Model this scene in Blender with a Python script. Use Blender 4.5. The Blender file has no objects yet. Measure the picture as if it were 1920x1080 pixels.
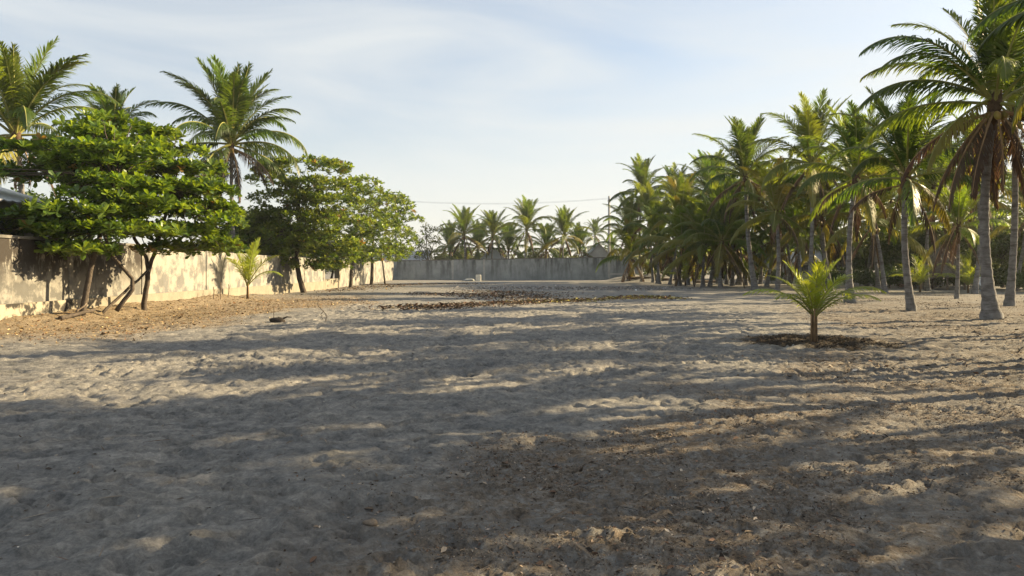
import bpy, math, random
import numpy as np
from mathutils import Vector, Matrix

# ------------------------------------------------------------------ camera, sky, sun, exposure
S = bpy.context.scene
F = 1400.0            # focal length in pixels of the 1920 wide photograph
HOR = 502.0           # horizon row
EYE = 1.6
cam_d = bpy.data.cameras.new('camera')
cam_d.sensor_width = 36.0
cam_d.lens = 36.0 * F / 1920.0
cam_d.shift_y = -(540 - HOR) / 1920.0
cam_d.clip_end = 6000
cam = bpy.data.objects.new('camera', cam_d)
S.collection.objects.link(cam)
cam.location = (0, 0, EYE)
cam.rotation_euler = (math.radians(90), 0, 0)
S.camera = cam

SUN_EL, SUN_ROT = 22.0, 69.0      # elevation, clockwise from +Y
SKY_STRENGTH, SUN_STRENGTH, EXPOSURE = 0.056, 5.0, 1.72
w = bpy.data.worlds.new('World'); S.world = w; w.use_nodes = True
nt = w.node_tree; nt.nodes.clear()
N = nt.nodes.new
out = N('ShaderNodeOutputWorld'); bg = N('ShaderNodeBackground'); bg.inputs['Strength'].default_value = SKY_STRENGTH
sky = N('ShaderNodeTexSky'); sky.sky_type = 'NISHITA'; sky.sun_disc = False
sky.sun_elevation = math.radians(SUN_EL); sky.sun_rotation = math.radians(SUN_ROT)
sky.air_density = 1.0; sky.dust_density = 1.6; sky.ozone_density = 1.6
tc = N('ShaderNodeTexCoord'); mp = N('ShaderNodeMapping')
mp.inputs['Scale'].default_value = (1.1, 1.6, 6.0); mp.inputs['Rotation'].default_value = (0.0, 0.22, 0.5)
nz = N('ShaderNodeTexNoise'); nz.inputs['Scale'].default_value = 1.5; nz.inputs['Detail'].default_value = 6
nz.inputs['Roughness'].default_value = 0.5; nz.inputs['Distortion'].default_value = 0.7
rp = N('ShaderNodeValToRGB'); rp.color_ramp.elements[0].position = 0.36; rp.color_ramp.elements[1].position = 0.68
rp.color_ramp.elements[0].color = (0.30, 0.30, 0.30, 1); rp.color_ramp.elements[1].color = (0.86, 0.86, 0.86, 1)
mx = N('ShaderNodeMixRGB'); mx.inputs[2].default_value = (4.7, 4.85, 4.8, 1)     # thin cirrus veil
L = nt.links.new
L(tc.outputs['Generated'], mp.inputs['Vector']); L(mp.outputs[0], nz.inputs['Vector'])
L(nz.outputs['Fac'], rp.inputs[0]); L(rp.outputs[0], mx.inputs[0]); L(sky.outputs[0], mx.inputs[1])
sz = N('ShaderNodeSeparateXYZ'); zm = N('ShaderNodeMapRange'); zm.inputs['From Max'].default_value = 0.28
zm.inputs['To Min'].default_value = 0.55; zm.inputs['To Max'].default_value = 0.0
hm_ = N('ShaderNodeMixRGB'); hm_.inputs[2].default_value = (5.35, 5.15, 4.75, 1)      # dusty air low over the horizon, all round
L(tc.outputs['Generated'], sz.inputs[0]); L(sz.outputs['Z'], zm.inputs['Value']); L(zm.outputs[0], hm_.inputs[0]); L(mx.outputs[0], hm_.inputs[1])
L(hm_.outputs[0], bg.inputs['Color']); L(bg.outputs[0], out.inputs['Surface'])

sun_d = bpy.data.lights.new('sun', 'SUN'); sun_d.energy = SUN_STRENGTH; sun_d.angle = math.radians(0.5)
sun_d.color = (1.0, 0.78, 0.46)
sun = bpy.data.objects.new('sun', sun_d); S.collection.objects.link(sun)
el, ro = math.radians(SUN_EL), math.radians(SUN_ROT)
SUNV = Vector((math.sin(ro) * math.cos(el), math.cos(ro) * math.cos(el), math.sin(el)))
sun.rotation_euler = SUNV.to_track_quat('Z', 'Y').to_euler()
sun.location = (40, 20, 40)

S.view_settings.view_transform = 'Standard'
S.view_settings.look = 'None'
S.view_settings.gamma = 1.0
S.view_settings.use_curve_mapping = False
S.view_settings.exposure = EXPOSURE
S.render.engine = 'CYCLES'
S.cycles.use_denoising = True
S.cycles.max_bounces = 6
S.cycles.diffuse_bounces = 3
S.cycles.glossy_bounces = 2
S.cycles.transmission_bounces = 4
S.cycles.transparent_max_bounces = 4
S.cycles.volume_bounces = 0
S.cycles.caustics_reflective = False
S.cycles.caustics_refractive = False

rnd = random.Random(7)
rng = np.random.default_rng(11)
COL = S.collection
PI = math.pi

def at(px, py, D):
    """world point seen at photograph pixel (px, py) at depth D"""
    return Vector(((px - 960) / F * D, D, EYE + (HOR - py) / F * D))

def depth(py):
    return EYE * F / (py - HOR)

# ------------------------------------------------------------------ helpers
def mesh_np(name, V, quads=None, tris=None, mats=(), smooth=False, qmat=None, tmat=None):
    V = np.asarray(V, np.float32).reshape(-1, 3)
    q = np.zeros((0, 4), np.int32) if quads is None or len(quads) == 0 else np.asarray(quads, np.int32).reshape(-1, 4)
    t = np.zeros((0, 3), np.int32) if tris is None or len(tris) == 0 else np.asarray(tris, np.int32).reshape(-1, 3)
    m = bpy.data.meshes.new(name)
    m.vertices.add(len(V)); m.vertices.foreach_set('co', V.ravel())
    nl = q.size + t.size
    m.loops.add(nl); m.loops.foreach_set('vertex_index', np.concatenate([q.ravel(), t.ravel()]))
    npoly = len(q) + len(t)
    m.polygons.add(npoly)
    starts = np.concatenate([np.arange(len(q)) * 4, q.size + np.arange(len(t)) * 3]).astype(np.int32)
    m.polygons.foreach_set('loop_start', starts)
    mi = np.concatenate([np.zeros(len(q), np.int32) if qmat is None else np.asarray(qmat, np.int32),
                         np.zeros(len(t), np.int32) if tmat is None else np.asarray(tmat, np.int32)])
    for a in mats: m.materials.append(a)
    if len(mats) > 1: m.polygons.foreach_set('material_index', mi)
    m.polygons.foreach_set('use_smooth', np.full(npoly, smooth, bool))
    m.update(calc_edges=True)
    return m

class MB:
    """collects quads and triangles, one mesh out"""
    def __init__(s): s.V = []; s.Q = []; s.T = []; s.qm = []; s.tm = []
    def add(s, v, q=(), t=(), mat=0):
        b = len(s.V); s.V.extend([tuple(p) for p in v])
        s.Q.extend([tuple(i + b for i in f) for f in q]); s.qm.extend([mat] * len(q))
        s.T.extend([tuple(i + b for i in f) for f in t]); s.tm.extend([mat] * len(t))
    def box(s, x0, x1, y0, y1, z0, z1, mat=0):
        v = [(x0, y0, z0), (x1, y0, z0), (x1, y1, z0), (x0, y1, z0), (x0, y0, z1), (x1, y0, z1), (x1, y1, z1), (x0, y1, z1)]
        s.add(v, [(0, 3, 2, 1), (4, 5, 6, 7), (0, 1, 5, 4), (1, 2, 6, 5), (2, 3, 7, 6), (3, 0, 4, 7)], mat=mat)
    def tube(s, pts, rad, n=8, mat=0, cap=True):
        pts = [Vector(p) for p in pts]; k = len(pts); v = []
        up = Vector((0.31, 0.95, 0.08)).normalized()
        for i, p in enumerate(pts):
            t = (pts[min(i + 1, k - 1)] - pts[max(i - 1, 0)]).normalized()
            a = t.cross(up)
            if a.length < 0.05: a = t.cross(Vector((1, 0, 0)))
            a.normalize(); b = t.cross(a)
            for j in range(n):
                an = 2 * PI * j / n
                v.append(p + (a * math.cos(an) + b * math.sin(an)) * rad[i])
        q = [(i * n + j, i * n + (j + 1) % n, (i + 1) * n + (j + 1) % n, (i + 1) * n + j) for i in range(k - 1) for j in range(n)]
        t = []
        if cap:
            v.append(pts[-1] + (pts[-1] - pts[-2]).normalized() * rad[-1] * 0.5); e = len(v) - 1
            t = [((k - 1) * n + j, (k - 1) * n + (j + 1) % n, e) for j in range(n)]
            v.append(pts[0]); e = len(v) - 1
            t += [((j + 1) % n, j, e) for j in range(n)]
        s.add(v, q, t, mat)
    def mesh(s, name, mats, smooth=False):
        return mesh_np(name, s.V, s.Q, s.T, mats, smooth, s.qm, s.tm)

def obj(name, mesh, parent=None, loc=None, rot=None, scale=None):
    o = bpy.data.objects.new(name, mesh); COL.objects.link(o)
    if parent is not None: o.parent = parent
    if loc is not None: o.location = loc
    if rot is not None: o.rotation_euler = rot
    if scale is not None: o.scale = scale if hasattr(scale, '__len__') else (scale,) * 3
    return o

def tag(o, label=None, cat=None, group=None, kind=None):
    if label: o['label'] = label
    if cat: o['category'] = cat
    if group: o['group'] = group
    if kind: o['kind'] = kind
    return o

def thing(name, loc, label, cat, group=None, rotz=0):
    o = bpy.data.objects.new(name, None); COL.objects.link(o); o.location = loc
    o.rotation_euler = (0, 0, rotz); o.empty_display_size = 0.2
    return tag(o, label, cat, group)

def inst(PV, PQ, PT, R, O):
    """many copies of a small shape joined: R (n,3,3), O (n,3)"""
    n = len(O); k = len(PV)
    V = np.einsum('nij,kj->nki', R, np.asarray(PV, float)) + O[:, None, :]
    off = (np.arange(n) * k)[:, None, None]
    Q = (np.asarray(PQ, int).reshape(1, -1, 4) + off).reshape(-1, 4) if len(PQ) else np.zeros((0, 4), int)
    T = (np.asarray(PT, int).reshape(1, -1, 3) + off).reshape(-1, 3) if len(PT) else np.zeros((0, 3), int)
    return V.reshape(-1, 3), Q, T

def rot_np(yaw, pitch, roll):
    cy, sy, cp, sp, cr, sr = np.cos(yaw), np.sin(yaw), np.cos(pitch), np.sin(pitch), np.cos(roll), np.sin(roll)
    z = np.zeros_like(cy); o = np.ones_like(cy)
    A = np.stack([np.stack([cy, -sy, z], -1), np.stack([sy, cy, z], -1), np.stack([z, z, o], -1)], -2)
    B = np.stack([np.stack([cp, z, -sp], -1), np.stack([z, o, z], -1), np.stack([sp, z, cp], -1)], -2)
    C = np.stack([np.stack([o, z, z], -1), np.stack([z, cr, -sr], -1), np.stack([z, sr, cr], -1)], -2)
    return A @ B @ C

_lat = np.random.default_rng(5).random((256, 256))
def vnoise(x, y, sc, seed=0):
    x = np.asarray(x, float) / sc + seed * 17.31; y = np.asarray(y, float) / sc + seed * 9.77
    xi = np.floor(x).astype(int); yi = np.floor(y).astype(int); fx = x - xi; fy = y - yi
    fx = fx * fx * (3 - 2 * fx); fy = fy * fy * (3 - 2 * fy)
    g = lambda a, b: _lat[a % 256, b % 256]
    return ((g(xi, yi) * (1 - fx) + g(xi + 1, yi) * fx) * (1 - fy) + (g(xi, yi + 1) * (1 - fx) + g(xi + 1, yi + 1) * fx) * fy)
def fbm(x, y, sc, seed=0, oct=3):
    v = 0; a = 0.5; t = 0
    for i in range(oct):
        v = v + a * vnoise(x, y, sc / 2 ** i, seed + i); t += a; a *= 0.5
    return v / t
def sstep(a, b, x):
    t = np.clip((x - a) / (b - a), 0, 1); return t * t * (3 - 2 * t)

# ------------------------------------------------------------------ materials
def mat(name, base, rough=0.85, var=0.25, var_scale=3.0, second=None, second_amt=0.5, bump=0.0, bump_scale=30.0, rand=0.0, trans=0.0,
        trans_col=None, coords='Object', spec=0.3, huerand=0.0, streak=None, edge=(0.33, 0.67)):
    m = bpy.data.materials.new(name); m.use_nodes = True
    t = m.node_tree; n = t.nodes; l = t.links.new
    p = n['Principled BSDF']; p.inputs['Roughness'].default_value = rough
    p.inputs['Specular IOR Level'].default_value = spec
    c = n.new('ShaderNodeTexCoord'); src = c.outputs[coords]
    if coords == 'World':
        pass
    no = n.new('ShaderNodeTexNoise'); no.inputs['Scale'].default_value = var_scale; no.inputs['Detail'].default_value = 5
    no.inputs['Roughness'].default_value = 0.65
    l(src, no.inputs['Vector'])
    r = n.new('ShaderNodeValToRGB'); r.color_ramp.elements[0].position = edge[0]; r.color_ramp.elements[1].position = edge[1]
    d = second if second else tuple(x * (1 - var) for x in base)
    e = base if second else tuple(min(1, x * (1 + var)) for x in base)
    r.color_ramp.elements[0].color = (*d, 1); r.color_ramp.elements[1].color = (*e, 1)
    l(no.outputs['Fac'], r.inputs[0]); col = r.outputs[0]
    if rand or huerand:
        oi = n.new('ShaderNodeObjectInfo'); hs = n.new('ShaderNodeHueSaturation')
        mr = n.new('ShaderNodeMapRange'); mr.inputs['To Min'].default_value = 1 - rand; mr.inputs['To Max'].default_value = 1 + rand
        l(oi.outputs['Random'], mr.inputs['Value']); l(mr.outputs[0], hs.inputs['Value'])
        m2 = n.new('ShaderNodeMapRange'); m2.inputs['To Min'].default_value = 0.5 - huerand; m2.inputs['To Max'].default_value = 0.5 + huerand
        mm = n.new('ShaderNodeMath'); mm.operation = 'MULTIPLY'; mm.inputs[1].default_value = 7.13
        fr = n.new('ShaderNodeMath'); fr.operation = 'FRACT'
        l(oi.outputs['Random'], mm.inputs[0]); l(mm.outputs[0], fr.inputs[0]); l(fr.outputs[0], m2.inputs['Value']); l(m2.outputs[0], hs.inputs['Hue'])
        l(col, hs.inputs['Color']); col = hs.outputs[0]
    if streak:
        # dark weathering that runs down from the top: stretched noise
        mpn = n.new('ShaderNodeMapping'); mpn.inputs['Scale'].default_value = streak['scale']
        sn = n.new('ShaderNodeTexNoise'); sn.inputs['Scale'].default_value = 1.0; sn.inputs['Detail'].default_value = 5; sn.inputs['Roughness'].default_value = 0.7
        l(src, mpn.inputs[0]); l(mpn.outputs[0], sn.inputs['Vector'])
        sr = n.new('ShaderNodeValToRGB'); sr.color_ramp.elements[0].position = streak['lo']; sr.color_ramp.elements[1].position = streak['hi']
        l(sn.outputs['Fac'], sr.inputs[0])
        fac = sr.outputs[0]
        if 'z0' in streak:
            sx = n.new('ShaderNodeSeparateXYZ'); l(src, sx.inputs[0])
            zr = n.new('ShaderNodeMapRange'); zr.inputs['From Min'].default_value = streak['z0']; zr.inputs['From Max'].default_value = streak['z1']
            zr.inputs['To Min'].default_value = streak.get('a0', 0.1)
            l(sx.outputs['Z'], zr.inputs['Value'])
            mu = n.new('ShaderNodeMath'); mu.operation = 'MULTIPLY'; l(fac, mu.inputs[0]); l(zr.outputs[0], mu.inputs[1]); fac = mu.outputs[0]
        mxx = n.new('ShaderNodeMixRGB'); mxx.inputs[2].default_value = (*streak['col'], 1)
        l(fac, mxx.inputs[0]); l(col, mxx.inputs[1]); col = mxx.outputs[0]
    l(col, p.inputs['Base Color'])
    if bump:
        b = n.new('ShaderNodeBump'); b.inputs['Strength'].default_value = bump; b.inputs['Distance'].default_value = 0.02
        bn = n.new('ShaderNodeTexNoise'); bn.inputs['Scale'].default_value = bump_scale; bn.inputs['Detail'].default_value = 4
        l(src, bn.inputs['Vector']); l(bn.outputs['Fac'], b.inputs['Height']); l(b.outputs[0], p.inputs['Normal'])
    if trans:
        tr = n.new('ShaderNodeBsdfTranslucent'); mixs = n.new('ShaderNodeMixShader'); mixs.inputs[0].default_value = trans
        hb = n.new('ShaderNodeMixRGB'); hb.blend_type = 'MULTIPLY'; hb.inputs[0].default_value = 1.0
        hb.inputs[2].default_value = (*(trans_col or (1.9, 1.7, 0.7)), 1); l(col, hb.inputs[1]); l(hb.outputs[0], tr.inputs['Color'])
        l(p.outputs[0], mixs.inputs[1]); l(tr.outputs[0], mixs.inputs[2])
        l(mixs.outputs[0], n['Material Output'].inputs['Surface'])
    return m

M = {}
M['frond_green'] = mat('frond_green', (0.085, 0.13, 0.03), 0.45, second=(0.04, 0.072, 0.018), var_scale=1.2, rand=0.22, huerand=0.02, trans=0.48, trans_col=(2.0, 1.9, 0.55), spec=0.4)
M['frond_olive'] = mat('frond_olive', (0.15, 0.19, 0.035), 0.5, second=(0.075, 0.112, 0.022), var_scale=1.0, rand=0.22, huerand=0.02, trans=0.48, trans_col=(2.0, 1.9, 0.55), spec=0.4)
M['frond_yellow'] = mat('frond_yellow', (0.20, 0.185, 0.038), 0.6, second=(0.13, 0.13, 0.028), var_scale=1.0, rand=0.2, huerand=0.015, trans=0.32)
M['frond_lime'] = mat('frond_lime', (0.27, 0.32, 0.045), 0.45, second=(0.17, 0.23, 0.03), var_scale=2.0, rand=0.15, huerand=0.01, trans=0.42, spec=0.4)
M['frond_dead'] = mat('frond_dead', (0.10, 0.072, 0.05), 0.9, second=(0.05, 0.037, 0.028), var_scale=1.5, rand=0.25, huerand=0.015, trans=0.22, trans_col=(1.6, 1.2, 0.9))
M['frond_rust'] = mat('frond_rust', (0.27, 0.10, 0.035), 0.9, second=(0.13, 0.05, 0.022), var_scale=1.5, rand=0.2, trans=0.25, trans_col=(1.6, 1.1, 0.8))
M['rachis_green'] = mat('rachis_green', (0.22, 0.22, 0.06), 0.5, var=0.3)
M['rachis_dead'] = mat('rachis_dead', (0.26, 0.17, 0.09), 0.85, var=0.3)
M['palm_bark'] = mat('palm_bark', (0.235, 0.23, 0.225), 0.95, second=(0.13, 0.125, 0.12), var_scale=4.0, bump=0.6, bump_scale=14,
                     streak=dict(scale=(1.6, 1.6, 8.0), lo=0.46, hi=0.66, col=(0.075, 0.068, 0.06)))
M['fibre'] = mat('fibre', (0.13, 0.085, 0.05), 0.95, second=(0.05, 0.034, 0.022), var_scale=9, bump=0.8, bump_scale=25)
M['coconut'] = mat('coconut', (0.22, 0.21, 0.05), 0.5, second=(0.26, 0.14, 0.04), var_scale=2.0, rand=0.3)
M['almond_leaf'] = mat('almond_leaf', (0.11, 0.19, 0.028), 0.36, second=(0.065, 0.125, 0.02), var_scale=1.6, rand=0.12, huerand=0.012, trans=0.46, trans_col=(2.0, 1.6, 0.5), spec=0.5)
M['almond_leaf_dull'] = mat('almond_leaf_dull', (0.14, 0.185, 0.042), 0.42, second=(0.085, 0.125, 0.03), var_scale=1.3, rand=0.12, huerand=0.012, trans=0.44, trans_col=(1.9, 1.6, 0.6), spec=0.45)
M['almond_leaf_red'] = mat('almond_leaf_red', (0.38, 0.09, 0.03), 0.45, var=0.4, trans=0.3, trans_col=(1.4, 1.1, 0.8))
M['almond_leaf_young'] = mat('almond_leaf_young', (0.185, 0.26, 0.04), 0.36, second=(0.12, 0.19, 0.03), var_scale=2.0, trans=0.46, trans_col=(1.7, 1.5, 0.5), spec=0.5)
M['almond_leaf_deep'] = mat('almond_leaf_deep', (0.07, 0.125, 0.022), 0.4, second=(0.045, 0.085, 0.015), var_scale=2.0, trans=0.35, trans_col=(1.7, 1.5, 0.5), spec=0.5)
M['almond_leaf_old'] = mat('almond_leaf_old', (0.26, 0.20, 0.05), 0.5, second=(0.20, 0.11, 0.04), var_scale=2.0, trans=0.4, trans_col=(1.5, 1.3, 0.6))
M['bush_leaf'] = mat('bush_leaf', (0.085, 0.125, 0.035), 0.5, second=(0.04, 0.065, 0.02), var_scale=1.0, rand=0.25, huerand=0.02, trans=0.32, trans_col=(1.7, 1.5, 0.6))
M['far_leaf'] = mat('far_leaf', (0.10, 0.12, 0.05), 0.6, second=(0.055, 0.07, 0.03), var_scale=0.6, rand=0.2, huerand=0.02, trans=0.25)
M['bark'] = mat('bark', (0.10, 0.08, 0.063), 0.95, second=(0.05, 0.04, 0.032), var_scale=6, bump=0.8, bump_scale=18)
M['wall_warm'] = mat('wall_warm', (0.275, 0.26, 0.225), 0.92, second=(0.14, 0.139, 0.134), var_scale=1.4, edge=(0.44, 0.54), bump=0.35, bump_scale=20, coords='Object',
                     streak=dict(scale=(2.2, 2.2, 0.9), lo=0.52, hi=0.66, col=(0.075, 0.07, 0.06), z0=0.5, z1=2.4, a0=0.15))
M['wall_mould'] = mat('wall_mould', (0.23, 0.22, 0.195), 0.92, second=(0.11, 0.108, 0.10), var_scale=1.6, edge=(0.44, 0.54), bump=0.35, bump_scale=20, coords='Object',
                     streak=dict(scale=(2.6, 2.6, 1.1), lo=0.42, hi=0.49, col=(0.035, 0.03, 0.026), z0=1.0, z1=1.8, a0=0.08))
M['plinth'] = mat('plinth', (0.27, 0.24, 0.185), 0.92, second=(0.185, 0.165, 0.13), var_scale=1.6, bump=0.4, bump_scale=16)
M['plinth_mould'] = mat('plinth_mould', (0.30, 0.27, 0.21), 0.92, second=(0.035, 0.032, 0.028), var_scale=2.0, bump=0.4, bump_scale=16, edge=(0.46, 0.55))
M['wall_grey'] = mat('wall_grey', (0.33, 0.345, 0.34), 0.94, second=(0.20, 0.215, 0.215), var_scale=0.55, bump=0.3, bump_scale=10,
                     streak=dict(scale=(1.7, 1.7, 0.3), lo=0.47, hi=0.62, col=(0.075, 0.08, 0.078), z0=0.2, z1=2.8, a0=0.25))
M['concrete'] = mat('concrete', (0.42, 0.41, 0.38), 0.92, second=(0.30, 0.29, 0.27), var_scale=1.5, bump=0.3, bump_scale=18)
M['coping'] = mat('coping', (0.20, 0.19, 0.17), 0.95, second=(0.09, 0.085, 0.075), var_scale=2.5, bump=0.4, bump_scale=14)
M['roof_white'] = mat('roof_white', (0.66, 0.68, 0.70), 0.5, second=(0.52, 0.53, 0.54), var_scale=1.5)
M['roof_grey'] = mat('roof_grey', (0.40, 0.41, 0.43), 0.7, second=(0.27, 0.28, 0.30), var_scale=1.2)
M['house_blue'] = mat('house_blue', (0.46, 0.50, 0.54), 0.9, second=(0.36, 0.40, 0.43), var_scale=0.8)
M['house_grey'] = mat('house_grey', (0.40, 0.40, 0.39), 0.9, second=(0.29, 0.29, 0.28), var_scale=0.8)
M['gap_shade'] = mat('gap_shade', (0.035, 0.032, 0.028), 0.9, var=0.3)  # near-black colour paints the shade inside the gateway
M['thatch'] = mat('thatch', (0.17, 0.145, 0.115), 0.98, second=(0.08, 0.068, 0.055), var_scale=5, bump=0.8, bump_scale=22)
M['pole'] = mat('pole', (0.40, 0.39, 0.37), 0.9, second=(0.32, 0.31, 0.30), var_scale=2)
M['wire'] = mat('wire', (0.06, 0.06, 0.06), 0.6, var=0.1)
M['wood'] = mat('wood', (0.24, 0.19, 0.14), 0.9, second=(0.12, 0.09, 0.065), var_scale=8, bump=0.5)
M['husk'] = mat('husk', (0.045, 0.035, 0.028), 0.95, second=(0.02, 0.016, 0.013), var_scale=8, bump=0.9, bump_scale=30)
M['white_plastic'] = mat('white_plastic', (0.74, 0.76, 0.78), 0.4, var=0.08)
M['pink_stone'] = mat('pink_stone', (0.50, 0.33, 0.27), 0.9, var=0.3, var_scale=4, bump=0.5)
M['white_block'] = mat('white_block', (0.66, 0.62, 0.52), 0.9, var=0.12, var_scale=3)
M['door'] = mat('door', (0.12, 0.09, 0.07), 0.7, var=0.2)
M['glass'] = mat('glass', (0.03, 0.035, 0.04), 0.1, var=0.1, spec=0.6)

def mat_vcol(name, rough=0.9, trans=0.0):
    m = bpy.data.materials.new(name); m.use_nodes = True
    t = m.node_tree; n = t.nodes; l = t.links.new
    p = n['Principled BSDF']; p.inputs['Roughness'].default_value = rough; p.inputs['Specular IOR Level'].default_value = 0.25
    a = n.new('ShaderNodeAttribute'); a.attribute_name = 'tint'
    l(a.outputs['Color'], p.inputs['Base Color'])
    return m
M['litter'] = mat_vcol('litter')

# ground: grey-tan volcanic sand, litter and ochre leaf dust come from point attributes that hold where those lie
def ground_mat():
    m = bpy.data.materials.new('sand'); m.use_nodes = True
    t = m.node_tree; n = t.nodes; l = t.links.new
    p = n['Principled BSDF']; p.inputs['Roughness'].default_value = 0.97; p.inputs['Specular IOR Level'].default_value = 0.12
    c = n.new('ShaderNodeTexCoord').outputs['Object']
    def noise(sc, det=5, rough=0.6):
        k = n.new('ShaderNodeTexNoise'); k.inputs['Scale'].default_value = sc; k.inputs['Detail'].default_value = det
        k.inputs['Roughness'].default_value = rough; l(c, k.inputs['Vector']); return k.outputs['Fac']
    def ramp(fac, a, b, pa=0.3, pb=0.7):
        r = n.new('ShaderNodeValToRGB'); r.color_ramp.elements[0].position = pa; r.color_ramp.elements[1].position = pb
        r.color_ramp.elements[0].color = (*a, 1); r.color_ramp.elements[1].color = (*b, 1); l(fac, r.inputs[0]); return r.outputs[0]
    def mix(f, a, b, mode='MIX'):
        k = n.new('ShaderNodeMixRGB'); k.blend_type = mode
        if isinstance(f, float): k.inputs[0].default_value = f
        else: l(f, k.inputs[0])
        l(a, k.inputs[1]); l(b, k.inputs[2]); return k.outputs[0]
    def mul(a, b):
        k = n.new('ShaderNodeMath'); k.operation = 'MULTIPLY'; l(a, k.inputs[0])
        if isinstance(b, float): k.inputs[1].default_value = b
        else: l(b, k.inputs[1])
        return k.outputs[0]
    def attr(name):
        k = n.new('ShaderNodeAttribute'); k.attribute_name = name; return k.outputs['Fac']
    base = ramp(noise(0.7), (0.182, 0.183, 0.180), (0.275, 0.265, 0.242))
    grain = ramp(noise(24, 9, 0.82), (0.42, 0.42, 0.43), (1.5, 1.47, 1.42), 0.30, 0.70)
    blotch = ramp(noise(2.6, 6, 0.7), (0.62, 0.64, 0.67), (1.12, 1.1, 1.08), 0.36, 0.60)     # dark patches painted for the shade of hollows, placed by noise
    base = mix(0.8, base, blotch, 'MULTIPLY')
    scuff_shade = ramp(noise(7.5, 7, 0.72), (0.66, 0.67, 0.69), (1.2, 1.18, 1.15), 0.38, 0.60)  # finer mottle, again small hollows' shading put into the colour
    base = mix(0.75, base, scuff_shade, 'MULTIPLY')
    sand = mix(0.85, base, grain, 'MULTIPLY')
    speck = ramp(noise(26, 6, 0.8), (0.05, 0.042, 0.034), (0.25, 0.20, 0.15), 0.34, 0.70)
    litter = mix(mul(attr('litter'), ramp(noise(9, 6, 0.75), (0, 0, 0), (1, 1, 1), 0.36, 0.56)), sand, speck)
    och = ramp(noise(30, 6, 0.8), (0.13, 0.085, 0.045), (0.36, 0.26, 0.13), 0.32, 0.68)
    o2 = mix(mul(attr('ochre'), 0.6), litter, och)
    soil = ramp(noise(35, 6, 0.8), (0.02, 0.017, 0.014), (0.10, 0.075, 0.05), 0.35, 0.72)
    fin = mix(attr('soil'), o2, soil)
    l(fin, p.inputs['Base Color'])
    b1 = n.new('ShaderNodeBump'); b1.inputs['Strength'].default_value = 0.75; b1.inputs['Distance'].default_value = 0.05
    l(noise(17, 8, 0.75), b1.inputs['Height'])
    b2 = n.new('ShaderNodeBump'); b2.inputs['Strength'].default_value = 0.5; b2.inputs['Distance'].default_value = 0.008
    l(noise(90, 3, 0.6), b2.inputs['Height']); l(b1.outputs[0], b2.inputs['Normal']); l(b2.outputs[0], p.inputs['Normal'])
    return m
M['sand'] = ground_mat()

# ------------------------------------------------------------------ ground
WALL_X = -13.8
YOUNG = (6.55, 16.2)
MOUNDS = [(at(1230, 0, 88).x, 88, 4.2, 2.2, 0.75), (at(1185, 0, 90).x, 90, 2.5, 1.6, 0.6)]
def low(x, y):
    """large shape of the ground"""
    x = np.asarray(x, float); y = np.asarray(y, float)
    h = (fbm(x, y, 9.0, 1, 2) - 0.5) * 0.16 * sstep(0, 14, np.hypot(x, y))
    h = h + 0.28 * sstep(-12.0, WALL_X - 0.2, x) * sstep(18, 22, y) * sstep(44, 36, y) * (0.5 + vnoise(x, y, 2.5, 4))   # bank along the wall
    h = h * sstep(400, 120, np.hypot(x, y))
    d = np.hypot((x - YOUNG[0]) / 1.15, (y - YOUNG[1]) / 0.95)
    h = h + 0.07 * np.exp(-((d - 0.85) / 0.35) ** 2) - 0.03 * np.exp(-(d / 0.5) ** 2)
    for mx_, my_, a, b, hh in MOUNDS:
        h = h + hh * np.exp(-((x - mx_) / a) ** 2 - ((y - my_) / b) ** 2) * (0.6 + 0.8 * vnoise(x, y, 1.3, 8))
    return h
def gh(x, y): return float(low(x, y))

def axis(segs):
    a = [segs[0][0]]
    for s0, s1, st in segs:
        k = max(1, int(round((s1 - s0) / st))); a.extend(np.linspace(s0, s1, k + 1)[1:])
    return np.array(a)
gx = axis([(-2500, -300, 700), (-300, -60, 40), (-60, -17, 2.5), (-17, -7, 0.10), (-7, 7, 0.04), (7, 17, 0.09), (17, 32, 0.4), (32, 60, 3), (60, 300, 40), (300, 2500, 700)])
gy = axis([(-400, -20, 60), (-20, 2.6, 1.6), (2.6, 9, 0.03), (9, 18, 0.05), (18, 34, 0.11), (34, 60, 0.3), (60, 112, 0.8), (112, 300, 12), (300, 5000, 500)])
GX, GY = np.meshgrid(gx, gy)
H = low(GX, GY)
near = sstep(46, 30, GY) * sstep(1.5, 3, GY) * sstep(30, 18, np.abs(GX))
trod = 0.75 + 0.7 * vnoise(GX, GY, 3.0, 22)
H = H + near * trod * ((fbm(GX, GY, 0.70, 2, 2) - 0.5) * 0.05 + (fbm(GX, GY, 0.2, 6, 3) - 0.5) * 0.025)
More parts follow.
